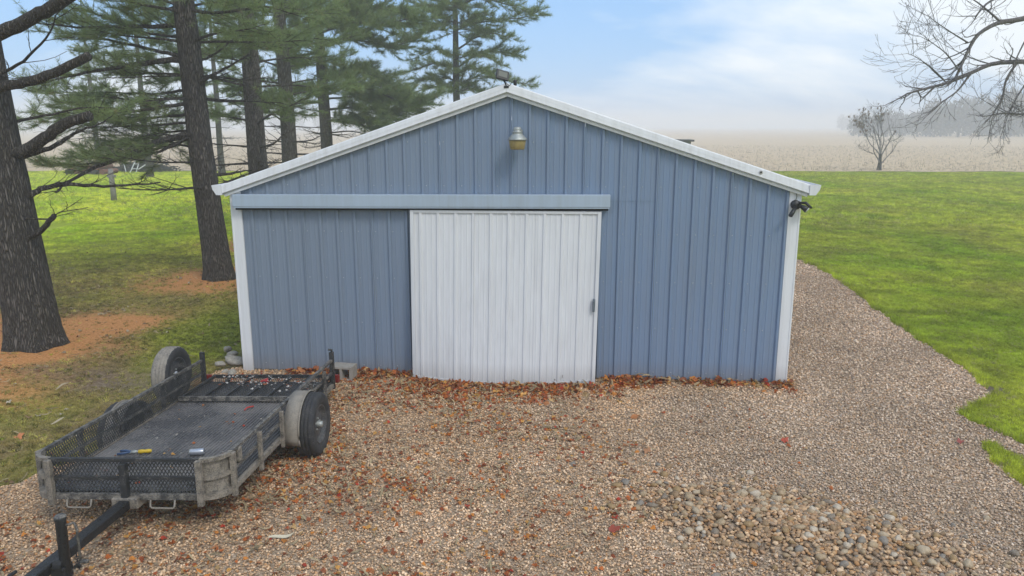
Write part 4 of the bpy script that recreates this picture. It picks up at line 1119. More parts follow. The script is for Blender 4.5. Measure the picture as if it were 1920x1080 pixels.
GP = 'row of tall pines along the left side of the barn'
A_y = TREE_A[1]
handA = [([(35, 288), (80, 262), (120, 232), (168, 218)], A_y - .05, A_y - .35, .095, 'stub'),
         ([(40, 294), (100, 276), (140, 250), (200, 228)], A_y, A_y + .5, .055, 'bare'),
         ([(-60, 185), (-5, 162), (45, 156), (90, 142), (168, 106)], A_y - .2, A_y - .6, .08, 'stub'),
         ([(-90, 115), (-10, 66), (50, 40), (95, 14), (150, -20), (210, -60)], A_y - .5, A_y - 1.0, .10, 'stub'),
         ([(48, 370), (78, 354), (118, 344), (200, 350), (300, 343)], A_y, A_y + .5, .060, 'bare'),
         ([(60, 445), (85, 425), (102, 404)], A_y - .1, A_y - .35, .05, 'stub'),
         ([(92, 412), (112, 398), (140, 394)], A_y - .3, A_y - .4, .016, 'bare'),
         ([(-20, 150), (40, 120), (90, 70), (110, 20)], A_y, A_y - .5, .035, 'bare'),
         ([(20, 230), (90, 215), (170, 200), (240, 205)], A_y + .3, A_y + 1.6, .03, 'live')]
pine('pine_tree', TREE_A, 'massive leaning pine trunk with sawn-off limbs at far left', 14, .375, (-.045, .0), 1, GP, 5.2, 6.0, 3.6, .8, .15, 10, .006, handA, None, .8)
B_y = TREE_B[1]
handB = [([(352, 252), (290, 268), (240, 290), (180, 312), (120, 345), (105, 362)], B_y - .1, B_y - 1.6, .085, 'bare'),
         ([(352, 258), (300, 285), (230, 300), (150, 308), (80, 312)], B_y - .2, B_y - .8, .04, 'live'),
         ([(328, 112), (270, 118), (210, 128), (140, 140), (60, 160)], B_y, B_y - 1.2, .075, 'liveshort'),
         ([(325, 48), (240, 50), (160, 52), (70, 44)], B_y, B_y - .8, .06, 'liveshort'),
         ([(330, 104), (280, 92), (220, 78), (160, 66), (100, 62)], B_y, B_y + .8, .05, 'live'),
         ([(340, 196), (280, 205), (200, 215), (130, 190)], B_y, B_y - 1.4, .05, 'live'),
         ([(368, 165), (385, 148), (410, 135), (470, 100)], B_y, B_y - .6, .07, 'bare'),
         ([(345, 230), (280, 235), (200, 238), (150, 236)], B_y, B_y + .9, .035, 'bare'),
         ([(345, 20), (420, 25), (500, 10), (560, 30)], B_y, B_y - .8, .05, 'live'),
         ([(385, 330), (430, 326), (475, 318)], B_y, B_y + .8, .05, 'bare'),
         ([(350, 262), (290, 282), (220, 296), (130, 290)], B_y + .2, B_y + 1.8, .03, 'live'), ([(352, 275), (300, 262), (230, 252), (120, 262)], B_y + .5, B_y + 2.5, .03, 'bare'),
         ([(340, 170), (280, 178), (200, 172), (110, 180)], B_y + .2, B_y + 1.6, .04, 'live'), ([(345, 215), (270, 222), (180, 215), (60, 222)], B_y + .3, B_y + 2.2, .04, 'live'),
         ([(330, 70), (260, 60), (190, 30), (120, 10)], B_y + .2, B_y + 1.6, .04, 'live'), ([(330, 20), (270, 10), (210, -10), (130, -20)], B_y - .2, B_y - 1.6, .04, 'live'),
         ([(350, 245), (300, 250), (240, 262), (190, 285)], B_y + .2, B_y + 1.4, .03, 'live'), ([(355, 120), (400, 105), (440, 70), (500, 60)], B_y + .2, B_y + 1.4, .04, 'live')]
pine('pine_tree', TREE_B, 'tall pine with long drooping limbs just left of the barn corner', 14, .30, (-.045, .0), 2, GP, 2.0, 4.4, 3.2, 1.0, .15, 10, .007, handB, None, .6, skip=lambda z, a: math.sin(a) > .35 and z < 3.2)
C_ = tuple(at_depth(489, 310, 10.9)[:2]); D_ = tuple(at_depth(545, 300, 15.8)[:2]); E_ = tuple(at_depth(613, 265, 20.5)[:2]); F_ = tuple(at_depth(858, 185, 25.5)[:2])
pine('pine_tree', C_, 'thick straight pine trunk rising behind the left rake trim, third in the row', 14, .31, (-.02, 0), 3, GP, 1.8, 3.3, 3.4, 1.0, .17, 9, .009, (), None, .5, bk=M_bark_haze)
pine('pine_tree', D_, 'straight pine trunk fourth in the row behind the barn roof', 14, .31, (-.012, 0), 4, GP, 1.8, 3.5, 3.4, 1.0, .17, 9, .009, (), None, .5, bk=M_bark_haze)
handE = [([(620, 175), (660, 158), (710, 172), (770, 200), (800, 190)], E_[1] - .5, E_[1] - 1.8, .07, 'live'),
         ([(622, 205), (680, 200), (730, 215), (750, 238)], E_[1] - .4, E_[1] - 2.2, .06, 'live'),
         ([(618, 150), (650, 132), (700, 140), (750, 165)], E_[1] - .2, E_[1] - 1.2, .06, 'live'),
         ([(606, 190), (580, 170), (560, 175), (535, 195)], E_[1] - .2, E_[1] - 1.4, .05, 'live'),
         ([(618, 225), (660, 225), (700, 245), (720, 262)], E_[1] - .4, E_[1] - 1.8, .05, 'live'),
         ([(620, 185), (670, 180), (720, 195), (765, 182)], E_[1] + .3, E_[1] + 1.0, .05, 'live'),
         ([(605, 60), (660, 40), (720, 45), (790, 30)], E_[1], E_[1] - 1.5, .07, 'live'),
         ([(605, 75), (660, 72), (730, 88), (785, 75)], E_[1], E_[1] + 1.0, .06, 'live'),
         ([(600, 30), (650, 10), (720, 15), (770, 40)], E_[1], E_[1] + 1.5, .06, 'live'),
         ([(614, 250), (660, 245), (700, 255), (735, 262)], E_[1], E_[1] - 1.0, .04, 'bare')]
pine('pine_tree', E_, 'slim pine with a dense green plume reaching right over the roof', 14, .29, (-.012, 0), 5, GP, 2.0, 5.2, 3.0, 2.0, .20, 11, .011, handE, None, .55, bk=M_bark_haze, skip=lambda z, a: math.sin(a) > .2 and 3.0 < z < 6.8)
handF = [([(850, 20), (800, 8), (760, 15), (700, 30)], F_[1], F_[1] - .6, .06, 'pad'), ([(850, 12), (900, -5), (950, 8), (995, 22)], F_[1], F_[1] - .5, .06, 'pad'),
         ([(855, 95), (890, 70), (925, 62), (960, 72)], F_[1], F_[1] - .8, .05, 'pad'), ([(855, 130), (900, 95), (945, 98), (972, 100)], F_[1], F_[1] + .6, .05, 'pad'),
         ([(852, 125), (815, 118), (780, 130), (755, 135)], F_[1], F_[1] - .6, .05, 'pad'), ([(856, 160), (900, 140), (950, 152), (1000, 158)], F_[1], F_[1] + .5, .05, 'pad'),
         ([(850, 60), (880, 45), (930, 38), (990, 32), (1010, 20)], F_[1], F_[1] - .8, .05, 'pad'), ([(852, 165), (820, 160), (780, 172), (750, 178)], F_[1], F_[1], .04, 'pad'),
         ([(850, 150), (820, 142), (790, 150), (760, 160)], F_[1] + .3, F_[1] + .8, .04, 'pad'), ([(852, 105), (822, 92), (795, 98), (772, 112)], F_[1], F_[1] + .9, .04, 'pad'),
         ([(854, 112), (884, 100), (915, 108), (942, 122)], F_[1] - .2, F_[1] - 1.2, .04, 'pad'), ([(856, 172), (885, 165), (915, 170), (950, 178)], F_[1] - .2, F_[1] - .8, .04, 'pad'),
         ([(850, 40), (815, 45), (775, 60), (745, 62)], F_[1], F_[1] + .8, .04, 'pad'), ([(853, 140), (880, 128), (905, 130), (930, 140)], F_[1] - .3, F_[1] - 1.4, .04, 'pad')]
pine('pine_tree', F_, 'open-crowned pine standing alone above the middle of the roof', 13.5, .21, (-.008, 0), 6, GP, 7.4, 7.2, 2.8, 1.15, .21, 9, .011, handF, None, .5, bk=M_bark_haze)
# farther pines glimpsed between the trunks
GB = 'hazy pines beyond the lawn'
for k, (px, Y, H, r0, zl, lab) in enumerate([(278, 38, 13, .22, 7.0, 'hazy slender far pine seen between the two nearest trunks'), (185, 52, 14, .25, 4.0, 'hazy full far pine left of the slender one'),
                                          (415, 40, 13, .22, 3.5, 'hazy far pine right of the drooping-limbed trunk')]):
    q = at_depth(px, 300, Y)
    pine('pine_tree', (q[0], Y), lab, H, r0, (0, 0), 20 + k, GB, zl - 1, zl, 2.6, .75, .24, 7, .02, (), None, .7)

# ---- broadleaf trees without leaves
M_twig = bark('hazed_twig_bark', (.24, .215, .21), (.38, .35, .345), 16)  # haze over the branches put into the bark as a paler grey
def bare_branch(t, p0, d, L, r, depth, droop, curl, kids=3, nseg=7):
    pp = t.path(p0, d, L, nseg, droop, .07, curl)
    t.limb.tube(pp, np.linspace(r, max(.004, r * .45), nseg), 7 if depth > 2 else (5 if depth > 1 else 3), False)
    if depth == 0: return pp
    for k in range(kids + t.rs.randint(0, 2)):
        i = t.rs.randint(2, nseg) if k else nseg - 1
        d2 = pp[i] - pp[i - 1]; d2 = d2 / np.linalg.norm(d2) + t.rs.randn(3) * np.array([.5, .5, .42])
        bare_branch(t, pp[i], d2, L * (.42 + .3 * t.rs.rand()), max(.004, r * .45), depth - 1, droop, curl, kids, 6 if depth > 1 else 5)
    return pp
RT_Y = 12.0
rt = at_depth(2130, 300, RT_Y)
t = Tree('bare_tree', (rt[0], RT_Y), 'leafless spreading tree whose drooping grey branches reach in at upper right', 'bare tree', None, 41)
t.trunk([(rt[0], RT_Y, -.05), (rt[0], RT_Y, 2), (rt[0] - .2, RT_Y, 4.2), (rt[0] - .1, RT_Y + .2, 6.5), (rt[0] + .2, RT_Y, 9)], [.30, .26, .22, .15, .05], M_bark2)
for pts, y0, y1, rb, ds in [([(2110, 20), (2010, 5), (1920, 36), (1870, 42), (1830, 65), (1808, 110), (1795, 140)], 12, 11.2, .085, .03),
                            ([(2115, 150), (2010, 118), (1920, 115), (1860, 118), (1810, 142), (1770, 158), (1735, 166), (1700, 176)], 12, 11.0, .075, .12),
                            ([(1880, 45), (1855, 22), (1830, 2), (1800, -15)], 11.6, 11.4, .03, .0), ([(2110, 230), (2010, 205), (1920, 215), (1880, 212), (1850, 218)], 12, 11.6, .04, .05),
                            ([(1905, 120), (1885, 150), (1880, 185), (1868, 205), (1850, 228)], 11.6, 11.3, .035, .25), ([(1820, 138), (1795, 172), (1768, 190), (1748, 208)], 11.4, 11.2, .03, .25),
                            ([(1815, 80), (1790, 65), (1760, 45), (1740, 30)], 11.2, 11.0, .022, 0), ([(1800, 135), (1775, 100), (1745, 78), (1725, 68)], 11.2, 11.0, .020, 0), ([(1770, 150), (1745, 125), (1715, 105), (1700, 100)], 11.1, 10.9, .018, 0),
                            ([(2110, -60), (2000, -40), (1900, -20), (1850, 5), (1830, 30)], 12, 11.3, .06, .1), ([(1960, 112), (1930, 145), (1905, 185), (1885, 222)], 11.8, 11.5, .03, .3), ([(1960, 20), (1925, 70), (1905, 110), (1890, 150)], 11.8, 11.5, .03, .2)]:
    m_ = len(pts); P = np.array([at_depth(q[0], q[1], y0 + (y1 - y0) * i / (m_ - 1)) for i, q in enumerate(pts)])
    tt = np.linspace(0, m_ - 1, 3 * m_); P = np.stack([np.interp(tt, range(m_), P[:, c]) for c in range(3)], -1); P[1:-1] = (P[:-2] + 2 * P[1:-1] + P[2:]) / 4
    t.limb = MB(); t.limb.tube(P, np.linspace(rb, rb * .3, len(P)), 8, False)
    for k in range(int(len(P) * .9)):
        i = t.rs.randint(3, len(P)); d = P[i] - P[i - 1]; d = d / np.linalg.norm(d) + t.rs.randn(3) * np.array([.6, .6, .6]); d[2] -= ds
        bare_branch(t, P[i], d, (.38 + .55 * t.rs.rand()) * (1.25 - .6 * i / len(P)), rb * .26, 2, ds * .6, .12, 2)
    t.limb.v = [v - t.b for v in t.limb.v]; t.limb.build('limb', M_twig, t.root, True)

sm = on_ground(1648, 320)
t = Tree('small_bare_tree', sm[:2], 'small leafless forked tree at the edge of the harvested field', 'bare tree', None, 43)
t.trunk([(sm[0], sm[1], -.05), (sm[0] + .02, sm[1], .6), (sm[0] - .02, sm[1], 1.25)], [.17, .12, .10], M_bark2, 12)
for dx, dz, z, L in ((-.75, 1, .55, 2.4), (.55, 1, .9, 2.6), (-.25, 1, 1.2, 2.5), (.35, 1, 1.2, 2.6), (.9, .8, .45, 1.5), (.0, 1, 1.25, 2.4), (-.5, 1, 1.1, 2.4)):
    bare_branch(t, np.array([sm[0], sm[1], z]), np.array([dx, t.rs.randn() * .5, dz]), L * .8, .05, 4, .03, .12, 3)
for _ in range(160):
    v = t.limb.v[t.rs.randint(len(t.limb.v) * 2 // 3, len(t.limb.v))]; q = v[-1]
    if q[2] > 2.6: t.tufts(np.array([q, q + (0, 0, .05)]), .16)
t.finish(M_twig, simple('dry_leaf', (.26, .19, .14), .9), 5, .05, None, 'dry_leaves')

# ---- far wood in the mist: nobody could count its trees
def far_wood(name, label, x_px, Y, h_of, seed, n, mat):
    rs = np.random.RandomState(seed); V, T, c = [], [], 0
    tw = MB()
    for k in range(n):
        px = x_px[0] + (x_px[1] - x_px[0]) * (k + rs.rand()) / n; y = Y * (1 + .12 * rs.randn() * .6)
        q = at_depth(px, 300, y); h = h_of(px) * (.75 + .45 * rs.rand())
        tw.tube([(q[0], y, -.2), (q[0], y, h * .55)], [.25, .12], 5, False)
        nb = 420; u = rs.randn(nb, 3); u /= np.linalg.norm(u, axis=1)[:, None]; rad = rs.rand(nb, 1) ** .4
        ctr = np.array([q[0], y, h * .50]) + u * rad * np.array([h * .30, h * .30, h * .48]); ctr[:, 2] = np.maximum(ctr[:, 2], .3)
        d = u * .8 + rs.randn(nb, 3) * .5 + np.array([0, 0, .5]); d /= np.linalg.norm(d, axis=1)[:, None]
        sd = np.cross(d, rs.randn(nb, 3)); sd /= np.linalg.norm(sd, axis=1)[:, None]; L = h * .13 * (.5 + rs.rand(nb, 1)); w = h * .022
        v = np.stack([ctr - sd * w, ctr + sd * w, ctr + d * L], 1).reshape(-1, 3); V.append(v); T.append(np.arange(len(v)).reshape(-1, 3) + c); c += len(v)
    tv = np.vstack(tw.v); f4 = np.array(tw.f); tt = np.vstack([f4[:, [0, 1, 2]], f4[:, [0, 2, 3]]]) + c
    o = mesh_obj(name, tri_mesh(name, np.vstack(V + [tv]), np.vstack(T + [tt]), mat)); tag(o, label, 'woods', None, 'stuff')
M_far = simple('far_twigs', (.14, .115, .11), .95, 0, .4, .2, c2=(.08, .075, .07))
far_wood('far_woods', 'grey leafless woods fading in mist beyond the field at right', (1590, 2150), 255, lambda p: 6 + 5.5 * np.clip((p - 1580) / 260, 0, 1), 51, 70, M_far)
far_wood('distant_woods', 'pale blue distant tree clump on the horizon left of the misty woods', (1565, 1680), 620, lambda p: 11.5, 52, 12, M_far)
far_wood('horizon_trees', 'faint line of trees on the horizon beyond the pines at far left', (-200, 700), 520, lambda p: 11.5, 53, 46, M_far)

# ------------------------------------------------------------------ grass
def blade_tuft(name, seed, m, nb=14, h=1.0, spread=.55, w=.05, lean=.45):
    rs = np.random.RandomState(seed); V, T = [], []
    for k in range(nb):
        a, r = rs.rand() * 6.28, spread * math.sqrt(rs.rand()); b0 = np.array([r * math.cos(a), r * math.sin(a), 0])
        d = np.array([rs.randn() * lean, rs.randn() * lean, 1.0]); hh = h * (.55 + .5 * rs.rand()); sa = rs.rand() * 6.28; s = np.array([math.cos(sa), math.sin(sa), 0]) * w
        mid = b0 + d * hh * .55; tip = b0 + d * hh + np.array([d[0], d[1], -.15]) * hh * .35; i = len(V)
        V += [b0 - s, b0 + s, mid - s * .7, mid + s * .7, tip]; T += [(i, i + 1, i + 3), (i, i + 3, i + 2), (i + 2, i + 3, i + 4)]
    return tri_mesh(name, np.array(V), np.array(T), m)
M_grass = tint_mat('grass_blade', .6, .2, 3, .3, .25)
tuf = [blade_tuft('grass_tuft_%d' % k, 200 + k, M_grass) for k in range(5)]
rs = np.random.RandomState(8)
def sample(n, x0, x1, y0, y1):
    x, y = x0 + (x1 - x0) * rs.rand(n), y0 + (y1 - y0) * rs.rand(n); q = to_px(np.stack([x, y, x * 0], -1))
    k = (q[:, 0] > -60) & (q[:, 0] < 1980) & (q[:, 1] < 1130) & ~((np.abs(x) < 3.72) & (y > -.02) & (y < BLEN + .1)) & ~gravel_in(x, y, .13)
    return x[k], y[k]
GXs, GYs, GS = [], [], []
for n, box, s in ((90000, (4.3, 10.5, -4.5, 6), .040), (90000, (4.0, 17, 4, 17), .055), (70000, (2, 32, 16, 47), .11), (60000, (-11, -3.4, -6, 5), .042), (50000, (-16, -3.6, 5, 16), .060), (36000, (-38, -4, 15, 44), .12)):
    x, y = sample(n, *box); GXs.append(x); GYs.append(y); GS.append(np.full(len(x), s))
x, y, s = np.concatenate(GXs), np.concatenate(GYs), np.concatenate(GS)
nd, dr, dy_, lu = zones(x, y)
pk = rs.rand(len(x)) < np.clip((1 - .93 * nd) * (1 - .85 * dr) * (1 - .35 * dy_ * (x < 0)), .02, 1)
x, y, s, nd, dr, dy_, lu = [a[pk] for a in (x, y, s, nd, dr, dy_, lu)]; n = len(x)
v1, v2 = np.clip((.55 * fnoise(x, y, 3.4, 12) + .45 * fnoise(x, y, .9, 16) - .5) * 2.0 + .5, 0, 1), fnoise(x, y, .35, 14)
green = np.array([.245, .35, .014]) * (1 - v1[:, None]) * 1.2 + np.array([.60, .61, .065]) * v1[:, None]
drkg = np.array([.16, .195, .030]); dryc = np.array([.42, .30, .12])
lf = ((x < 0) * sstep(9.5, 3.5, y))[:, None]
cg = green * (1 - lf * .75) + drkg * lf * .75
cg = cg * (1 - .75 * dy_[:, None] * (rs.rand(n, 1) < .8)) + dryc * .75 * dy_[:, None] * (rs.rand(n, 1) < .8)
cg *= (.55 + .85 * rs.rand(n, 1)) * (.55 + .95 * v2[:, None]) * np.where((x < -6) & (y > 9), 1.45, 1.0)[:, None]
straw = rs.rand(n) < .05; cg[straw] = np.array([.50, .42, .22]) * (.6 + .6 * rs.rand(straw.sum(), 1))
edge_in = gravel_in(x - .15, y, .05) & (x > 3)
hs = s * (.55 + .6 * rs.rand(n)) * (1 + 1.0 * edge_in)
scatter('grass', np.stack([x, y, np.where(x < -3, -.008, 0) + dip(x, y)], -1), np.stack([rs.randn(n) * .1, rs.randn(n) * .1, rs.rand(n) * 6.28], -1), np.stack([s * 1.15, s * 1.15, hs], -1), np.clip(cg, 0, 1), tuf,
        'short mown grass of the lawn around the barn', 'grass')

# stubble and stalk scraps on the field's near strip
M_stub = tint_mat('corn_stubble', .9, .2, 3)
mb = MB(); mb.tube([(0, 0, 0), (.05, 0, .7), (.1, .02, 1)], [.07, .06, .05], 4); st0 = mb.mesh('stubble_0', M_stub)
mb = MB(); mb.tube([(-.8, 0, .06), (0, .1, .12), (.8, .0, .05)], [.06, .07, .04], 4); st1 = mb.mesh('stubble_1', M_stub)
n = 26000; yy = 47 + 75 * rs.rand(n) ** 1.7; xx = -55 + 125 * rs.rand(n)
q = to_px(np.stack([xx, yy, xx * 0], -1)); k = (q[:, 0] > -40) & (q[:, 0] < 1960) & ((q[:, 0] < 560) | (q[:, 0] > 1180)) & (yy > 47.2 + .06 * xx); xx, yy = xx[k], yy[k]; n = len(xx)
sz = .13 + .12 * rs.rand(n)
scatter('corn_stubble', np.stack([xx, yy, np.full(n, .03)], -1), np.stack([rs.randn(n) * .2, rs.randn(n) * .2, rs.rand(n) * 6.28], -1), np.stack([sz] * 3, -1), np.array([.62, .52, .40]) * (.5 + .7 * rs.rand(n, 1)), [st0, st1], 'pale corn stubble and stalk scraps on the harvested field', 'stubble')

# ------------------------------------------------------------------ fallen leaves, needles, husks
M_leaf = tint_mat('fallen_leaf', .75, .35, 6, .2, .3)
def leaf_mesh(name, seed, lobes=5):
    rs_ = np.random.RandomState(seed); n = 15; V = [(0, 0, .05)]; T = []
    for k in range(n):
        a = k / n * 6.28; r = .5 * (.62 + .38 * abs(math.cos(a * lobes / 2))) * (1 + .15 * rs_.randn()); V.append((r * math.cos(a), r * math.sin(a) * .8, .10 + .22 * math.cos(2 * a + seed) * r + .08 * rs_.randn()))
    T = [(0, 1 + k, 1 + (k + 1) % n) for k in range(n)]
    return tri_mesh(name, np.array(V), np.array(T), M_leaf)
def husk_mesh(name, seed):
    rs_ = np.random.RandomState(seed); n = 7; V, T = [], []
    for k in range(n):
        t_ = k / (n - 1); w = .09 * math.sin(math.pi * (.12 + .85 * t_)); x = t_ - .5; yb = .12 * math.sin(t_ * 3 + seed); z = .06 + .14 * math.sin(t_ * 2.6 + seed * 2) ** 2
        V += [(x, yb - w, z + .03), (x, yb, z), (x, yb + w, z + .04)]
        if k: i = 3 * k; T += [(i - 3, i - 2, i + 1), (i - 3, i + 1, i), (i - 2, i - 1, i + 2), (i - 2, i + 2, i + 1)]
    return tri_mesh(name, np.array(V), np.array(T), M_leaf)
leafs = [leaf_mesh('leaf_%d' % k, 300 + k, 5 if k % 2 else 7) for k in range(5)]; husks = [husk_mesh('husk_%d' % k, 320 + k) for k in range(4)]
LC = np.array([1.15, 1.0, .9]) * np.array([(.42, .135, .035), (.30, .085, .03), (.50, .22, .05), (.22, .085, .04), (.52, .31, .09), (.34, .16, .07), (.42, .06, .03), (.50, .37, .18)])
def leaf_cols(n): return LC[rs.choice(8, n, p=[.22, .18, .16, .16, .09, .1, .04, .05])] * (.7 + .6 * rs.rand(n, 1))
# drift along the barn foot
n = 4200; t_ = rs.rand(n); bx = -3.0 + 6.7 * t_
dens = (.35 + .9 * ((bx > -2.3) & (bx < 1.9))) * (.25 + 1.3 * vnoise(bx, bx * 0, .42, 8)); k = rs.rand(n) < dens; bx = bx[k]; n = len(bx)
front = np.where((bx > dx0 - .03) & (bx < dx1 + .03), -.085 - bulge(np.clip(bx, dx0, dx1), 0.0) - .02, -.03)
wd = np.where((bx > -1.5) & (bx < 1.5), .32, .13) * (.35 + 1.3 * vnoise(bx, bx * 0, .5, 3))
off = np.abs(rs.randn(n)) * wd; by = front - off; in_door = (bx > dx0 - .03) & (bx < dx1 + .03)
hgt = (.055 * np.exp(-(off / .12) ** 2)) * rs.rand(n) * np.where(in_door, .35, 1.0) + .012
ls = .045 + .08 * rs.rand(n) ** 1.5
isl = rs.rand(n) < .88; pick = np.where(isl, rs.randint(0, 5, n), 5 + rs.randint(0, 4, n))
lc = leaf_cols(n); lc[~isl] = np.array([.42, .31, .17]) * (.6 + .6 * rs.rand((~isl).sum(), 1))
scl = np.stack([ls, ls, ls], -1); scl[~isl] *= 1.6
scatter('leaf_drift', np.stack([bx, by, hgt], -1), np.stack([rs.randn(n) * .45, rs.randn(n) * .45, rs.rand(n) * 6.28], -1), scl, lc, leafs + husks, 'orange brown leaf litter drifted along the foot of the barn', 'leaves', idx=pick)
# strewn over the drive and the lawn
def strew(name, label, n, fx, fy, size, prob, colf, husk=.2, z=.022):
    x, y = fx(n), fy(n); k = prob(x, y) > rs.rand(n); k &= ~((np.abs(x) < 3.7) & (y > -.05)); x, y = x[k], y[k]; n = len(x)
    l_ = rs.rand(n) > husk; pk_ = np.where(l_, rs.randint(0, 5, n), 5 + rs.randint(0, 4, n)); s_ = size * (.55 + .9 * rs.rand(n)); sc_l = np.stack([s_] * 3, -1); sc_l[~l_] *= 1.9
    c_ = colf(n); c_[~l_] = np.array([.46, .36, .21]) * (.6 + .6 * rs.rand((~l_).sum(), 1))
    scatter(name, np.stack([x, y, np.full(n, z) + dip(x, y)], -1), np.stack([rs.randn(n) * .25, rs.randn(n) * .25, rs.rand(n) * 6.28], -1), sc_l, c_, leafs + husks, label, 'leaves', idx=pk_)
strew('scattered_leaves', 'small orange leaves and straw scattered over the gravel drive', 21000, lambda n: -5.2 + 8.5 * rs.rand(n), lambda n: -5.2 + 5.2 * rs.rand(n), .042,
      lambda x, y: gravel_in(x, y) * np.clip(sstep(3.0, -1.5, x + (y + 4) * .2) * (.16 + 1.1 * sstep(.42, .72, fnoise(x, y, .8, 21))) + .02, 0, 1), leaf_cols, .28, .026)
def dull(n): return np.array([(.30, .19, .10), (.40, .31, .19), (.24, .11, .05), (.50, .43, .32)])[rs.choice(4, n)] * (.6 + .6 * rs.rand(n, 1))
strew('lawn_litter', 'dry leaves and husks lying in the grass under the pines', 5200, lambda n: -13 + 9.4 * rs.rand(n), lambda n: -5 + 17 * rs.rand(n), .055,
      lambda x, y: (~gravel_in(x, y)) * (.10 + .8 * sstep(.5, .8, fnoise(x, y, 1.1, 23))) * sstep(13, 5, y), dull, .4, .02)
# single leaves and husks that catch the eye
def single(px, py, size, c, label, hk=False, name='fallen_leaf', rz=0.5, z=.03):
    q = on_ground(px, py); me = (husk_mesh if hk else leaf_mesh)('one_' + name, int(px)); me.materials.clear(); me.materials.append(simple('leaf_%d' % px, c, .6, 0, .3, 30))
    o = mesh_obj(name, me); o.location = (q[0], q[1], z); o.scale = (size,) * 3; o.rotation_euler = (.3, -.2, rz); tag(o, label, 'leaf' if not hk else 'husk')
single(530, 1012, .20, (.62, .55, .40), 'large pale cream husk curled on the gravel right of the trailer tongue', True, 'corn_husk', .5, .02)
single(1470, 831, .10, (.42, .06, .02), 'bright red orange leaf alone on the gravel right of centre')
single(1800, 834, .09, (.30, .06, .04), 'dark red leaf on the gravel beside the grass tongue at right')
single(1190, 787, .11, (.45, .17, .05), 'orange leaf on the gravel a little below the barn right wall')
single(1213, 850, .10, (.42, .20, .09), 'light orange leaf on the open gravel right of the door')
single(1152, 998, .11, (.30, .05, .02), 'dark red leaf left of the river stone mound')
single(36, 824, .12, (.55, .20, .07), 'orange leaf in the grass left of the trailer front')
single(118, 730, .17, (.40, .32, .20), 'long pale husk lying in the grass below the big left pine', True, 'corn_husk', .9, .03)
single(110, 795, .16, (.42, .35, .23), 'pale forked husk in the grass left of the trailer side', True, 'corn_husk', 1.1, .03)
# bits on the folded gate
n = 190; gx_ = rs.rand(n); cl = rs.randint(0, 3, n)
ctr = np.array([(488, 712, .42), (578, 722, .42), (440, 708, .42)])
pts_ = np.array([tpt(c_[0] + a_, c_[1] + b_, .408) for c_, a_, b_ in zip(ctr[cl], rs.randn(n) * 24, rs.randn(n) * 7)])
sm_ = .018 + .03 * rs.rand(n)
cc = np.where((rs.rand(n, 1) < .7), np.array([[.55, .52, .48]]), np.array([[.36, .12, .05]])) * (.6 + .6 * rs.rand(n, 1))
lq = np.array([TRM.inverted() @ Vector(p_) for p_ in pts_])
k = (np.abs(lq[:, 0]) < .68) & (lq[:, 1] > .84) & (lq[:, 1] < 1.66); pts_, sm_, cc = pts_[k], sm_[k], cc[k]; n = len(pts_)
scatter('gate_litter', pts_, np.stack([rs.randn(n) * .2, rs.randn(n) * .2, rs.rand(n) * 6.28], -1), np.stack([sm_] * 3, -1), cc, leafs, 'pale and orange leaf scraps lying on the folded trailer gate', 'leaves')

n = 70; pts_ = np.array([TRM @ Vector((a_ * .64, b_, .350)) for a_, b_ in zip(rs.rand(n) * 2 - 1, -1.4 + 2.1 * rs.rand(n) ** 1.4)])
sm_ = .014 + .03 * rs.rand(n) ** 2; cc = LC[rs.randint(0, 8, n)] * .9; cc[: n // 2] = np.array([.40, .37, .33]) * (.6 + .6 * rs.rand(n // 2, 1))
scatter('deck_litter', pts_, np.stack([rs.randn(n) * .2, rs.randn(n) * .2, rs.rand(n) * 6.28], -1), np.stack([sm_] * 3, -1), cc, leafs, 'tiny leaf scraps and grit strewn on the dark trailer deck', 'leaves')

# ------------------------------------------------------------------ small things around
M_conc = simple('weathered_concrete', (.34, .31, .27), .95, 0, .35, 12, .6, 90)
cb = on_ground(638, 722); blk = tag(empty('concrete_block', (cb[0] - .02, -.26, 0), (0, 0, R(-6))), 'hollow concrete block behind the trailer tail against the wall', 'concrete block')
mb = MB(); W, D, Hh, tk = .30, .20, .20, .032
mb.box(-W / 2, W / 2, -D / 2, D / 2, 0, tk, None, .004); mb.box(-W / 2, W / 2, -D / 2, D / 2, Hh - tk, Hh, None, .004)
for xx_ in (-W / 2 + tk / 2, 0, W / 2 - tk / 2): mb.box(xx_ - tk / 2, xx_ + tk / 2, -D / 2 + .002, D / 2 - .002, tk - .002, Hh - tk + .002)
mb.build('shell', M_conc, blk)
M_rock = simple('fieldstone', (.40, .36, .30), .85, 0, .45, 6, .4, 40)
for k, (px, py, s, lab) in enumerate([(443, 682, .20, 'largest yellowish fieldstone against the barn left corner trim'), (426, 658, .13, 'grey fieldstone up the wall from the barn left corner'), (414, 686, .12, 'flat brown fieldstone left of the barn corner'),
                                    (436, 668, .14, 'rounded fieldstone leaning on the left barn wall'), (423, 700, .10, 'small pale stone before the barn left corner, left one'), (436, 703, .11, 'small white stone before the barn left corner, right one')]):
    q = on_ground(px, py); o = mesh_obj('fieldstone', pebble_mesh('fieldstone_%d' % k, 140 + k, M_rock, 2, .75)); o.location = (min(q[0], -3.78) if py < 690 else q[0], q[1], s * .22); o.scale = (s * 1.2, s, s); o.rotation_euler = (.2, .1, k * 1.3)
    tag(o, lab, 'stone', 'fieldstones at the barn corner')
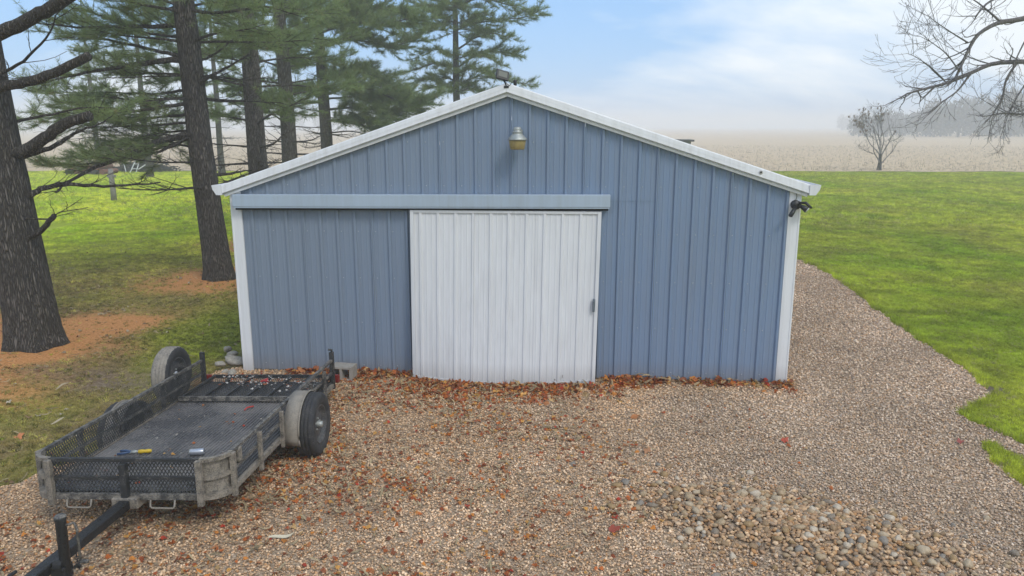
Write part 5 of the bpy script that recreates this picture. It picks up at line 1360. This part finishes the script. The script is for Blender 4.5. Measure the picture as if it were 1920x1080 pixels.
# post in the left lawn
q = on_ground(214, 377); ps = tag(empty('wooden_post', (q[0], q[1], 0)), 'weathered grey wooden post standing in the far left lawn', 'post')
M_wood = simple('weathered_wood', (.30, .28, .26), .9, 0, .4, 7, .4, 40)
MB().tube([(0, 0, -.05), (.01, 0, .6), (-.01, 0, 1.2), (0, 0, 1.42)], [.13, .115, .11, .10], 9).build('shaft', M_wood, ps, True)
MB().box(-.20, .20, -.03, .03, 1.05, 1.17, None, .008).build('cross_piece', M_wood, ps)
# brush pile with a white frame leaning on it, logs beside
q = on_ground(268, 322); bp = tag(empty('brush_pile', (q[0], q[1], 0)), 'dark brush pile at the far edge of the left lawn', 'brush pile')
mb = MB()
for k in range(260):
    a = rs.rand() * 6.28; r_ = rs.rand() ** .6; p0 = np.array([math.cos(a) * r_ * 2.6, math.sin(a) * r_ * 1.2, 1.1 * (1 - r_ ** 1.5) * rs.rand() + .05]); d = rs.randn(3) * np.array([1, .6, .35])
    mb.tube([p0 - d * .5, p0 + rs.randn(3) * .08, p0 + d * .5], [.035, .03, .012], 4, False)
mb.build('branches', M_bark2, bp)
wf = tag(empty('white_frame', (q[0] + .35, q[1] - 1.5, 0), (R(-14), 0, 0)), 'white tubular frame leaning on the far brush pile', 'frame')
M_wp = simple('white_paint', (.80, .80, .80), .5)
for a_, b_ in (((-.45, 0, 0), (.10, 0, 1.25)), ((.0, 0, .0), (.32, 0, 1.2))): MB().bar(a_, b_, .06).build('rail', M_wp, wf)
for z in (.3, .65, 1.0): MB().bar((-.45 + .44 * z, .0, z), (.27 * z, 0, z), .045).build('rung', M_wp, wf)
MB().bar((-1.15, .1, 1.2), (-.75, 0, .1), .05).build('rail', M_wp, wf); MB().bar((.15, 0, .25), (1.0, .1, .85), .06).build('rail', M_wp, wf)
q = on_ground(180, 327); lp = tag(empty('log_pile', (q[0], q[1], 0)), 'low heap of reddish logs at the far edge of the left lawn', 'log pile')
M_log = simple('red_log', (.22, .085, .055), .9, 0, .5, 3)
for k in range(9):
    x_ = -1.5 + (k % 5) * .62 + (.3 if k > 4 else 0); z_ = .2 + (.33 if k > 4 else 0)
    MB().tube([(x_ - .1, -.7, z_), (x_ + .1, .7, z_ + .03)], [.2, .17], 9).build('log', M_log if k % 3 else M_bark2, lp)
# shed behind the barn, its roof just over the right rake
sy = 30.0; s1 = at_depth(1302, 262, sy); sh = tag(empty('shed', (s1[0] - .95, sy + .8, 0)), 'small grey flat-roofed shed top peeking over the right roof slope', 'shed')
zt = s1[2]
MB().box(-.80, .80, -.7, .7, 0, zt - .10).build('wall', M_wood, sh)
MB().box(-.95, .95, -.85, .85, zt - .095, zt, None, .01).build('roof', simple('shed_roof', (.10, .095, .09), .8), sh)
MB().box(-.35, .35, -.74, -.705, .05, zt - .5, None, .01).build('door', simple('shed_door', (.20, .18, .16), .8), sh)

# ------------------------------------------------------------------ haze over the plain
hz = MB().box(-1500, 1500, -1500, 1500, -1.0, 15.0).build('haze')
hm = bpy.data.materials.new('haze_air'); hm.use_nodes = True; hn_ = hm.node_tree; hn_.nodes.clear()
ho = hn_.nodes.new('ShaderNodeOutputMaterial'); hv = hn_.nodes.new('ShaderNodeVolumePrincipled')
hv.inputs['Color'].default_value = (.998, .998, .998, 1); hv.inputs['Density'].default_value = .0030; hv.inputs['Anisotropy'].default_value = .0
hn_.links.new(hv.outputs[0], ho.inputs['Volume']); hz.data.materials.append(hm); tag(hz, kind='stuff')
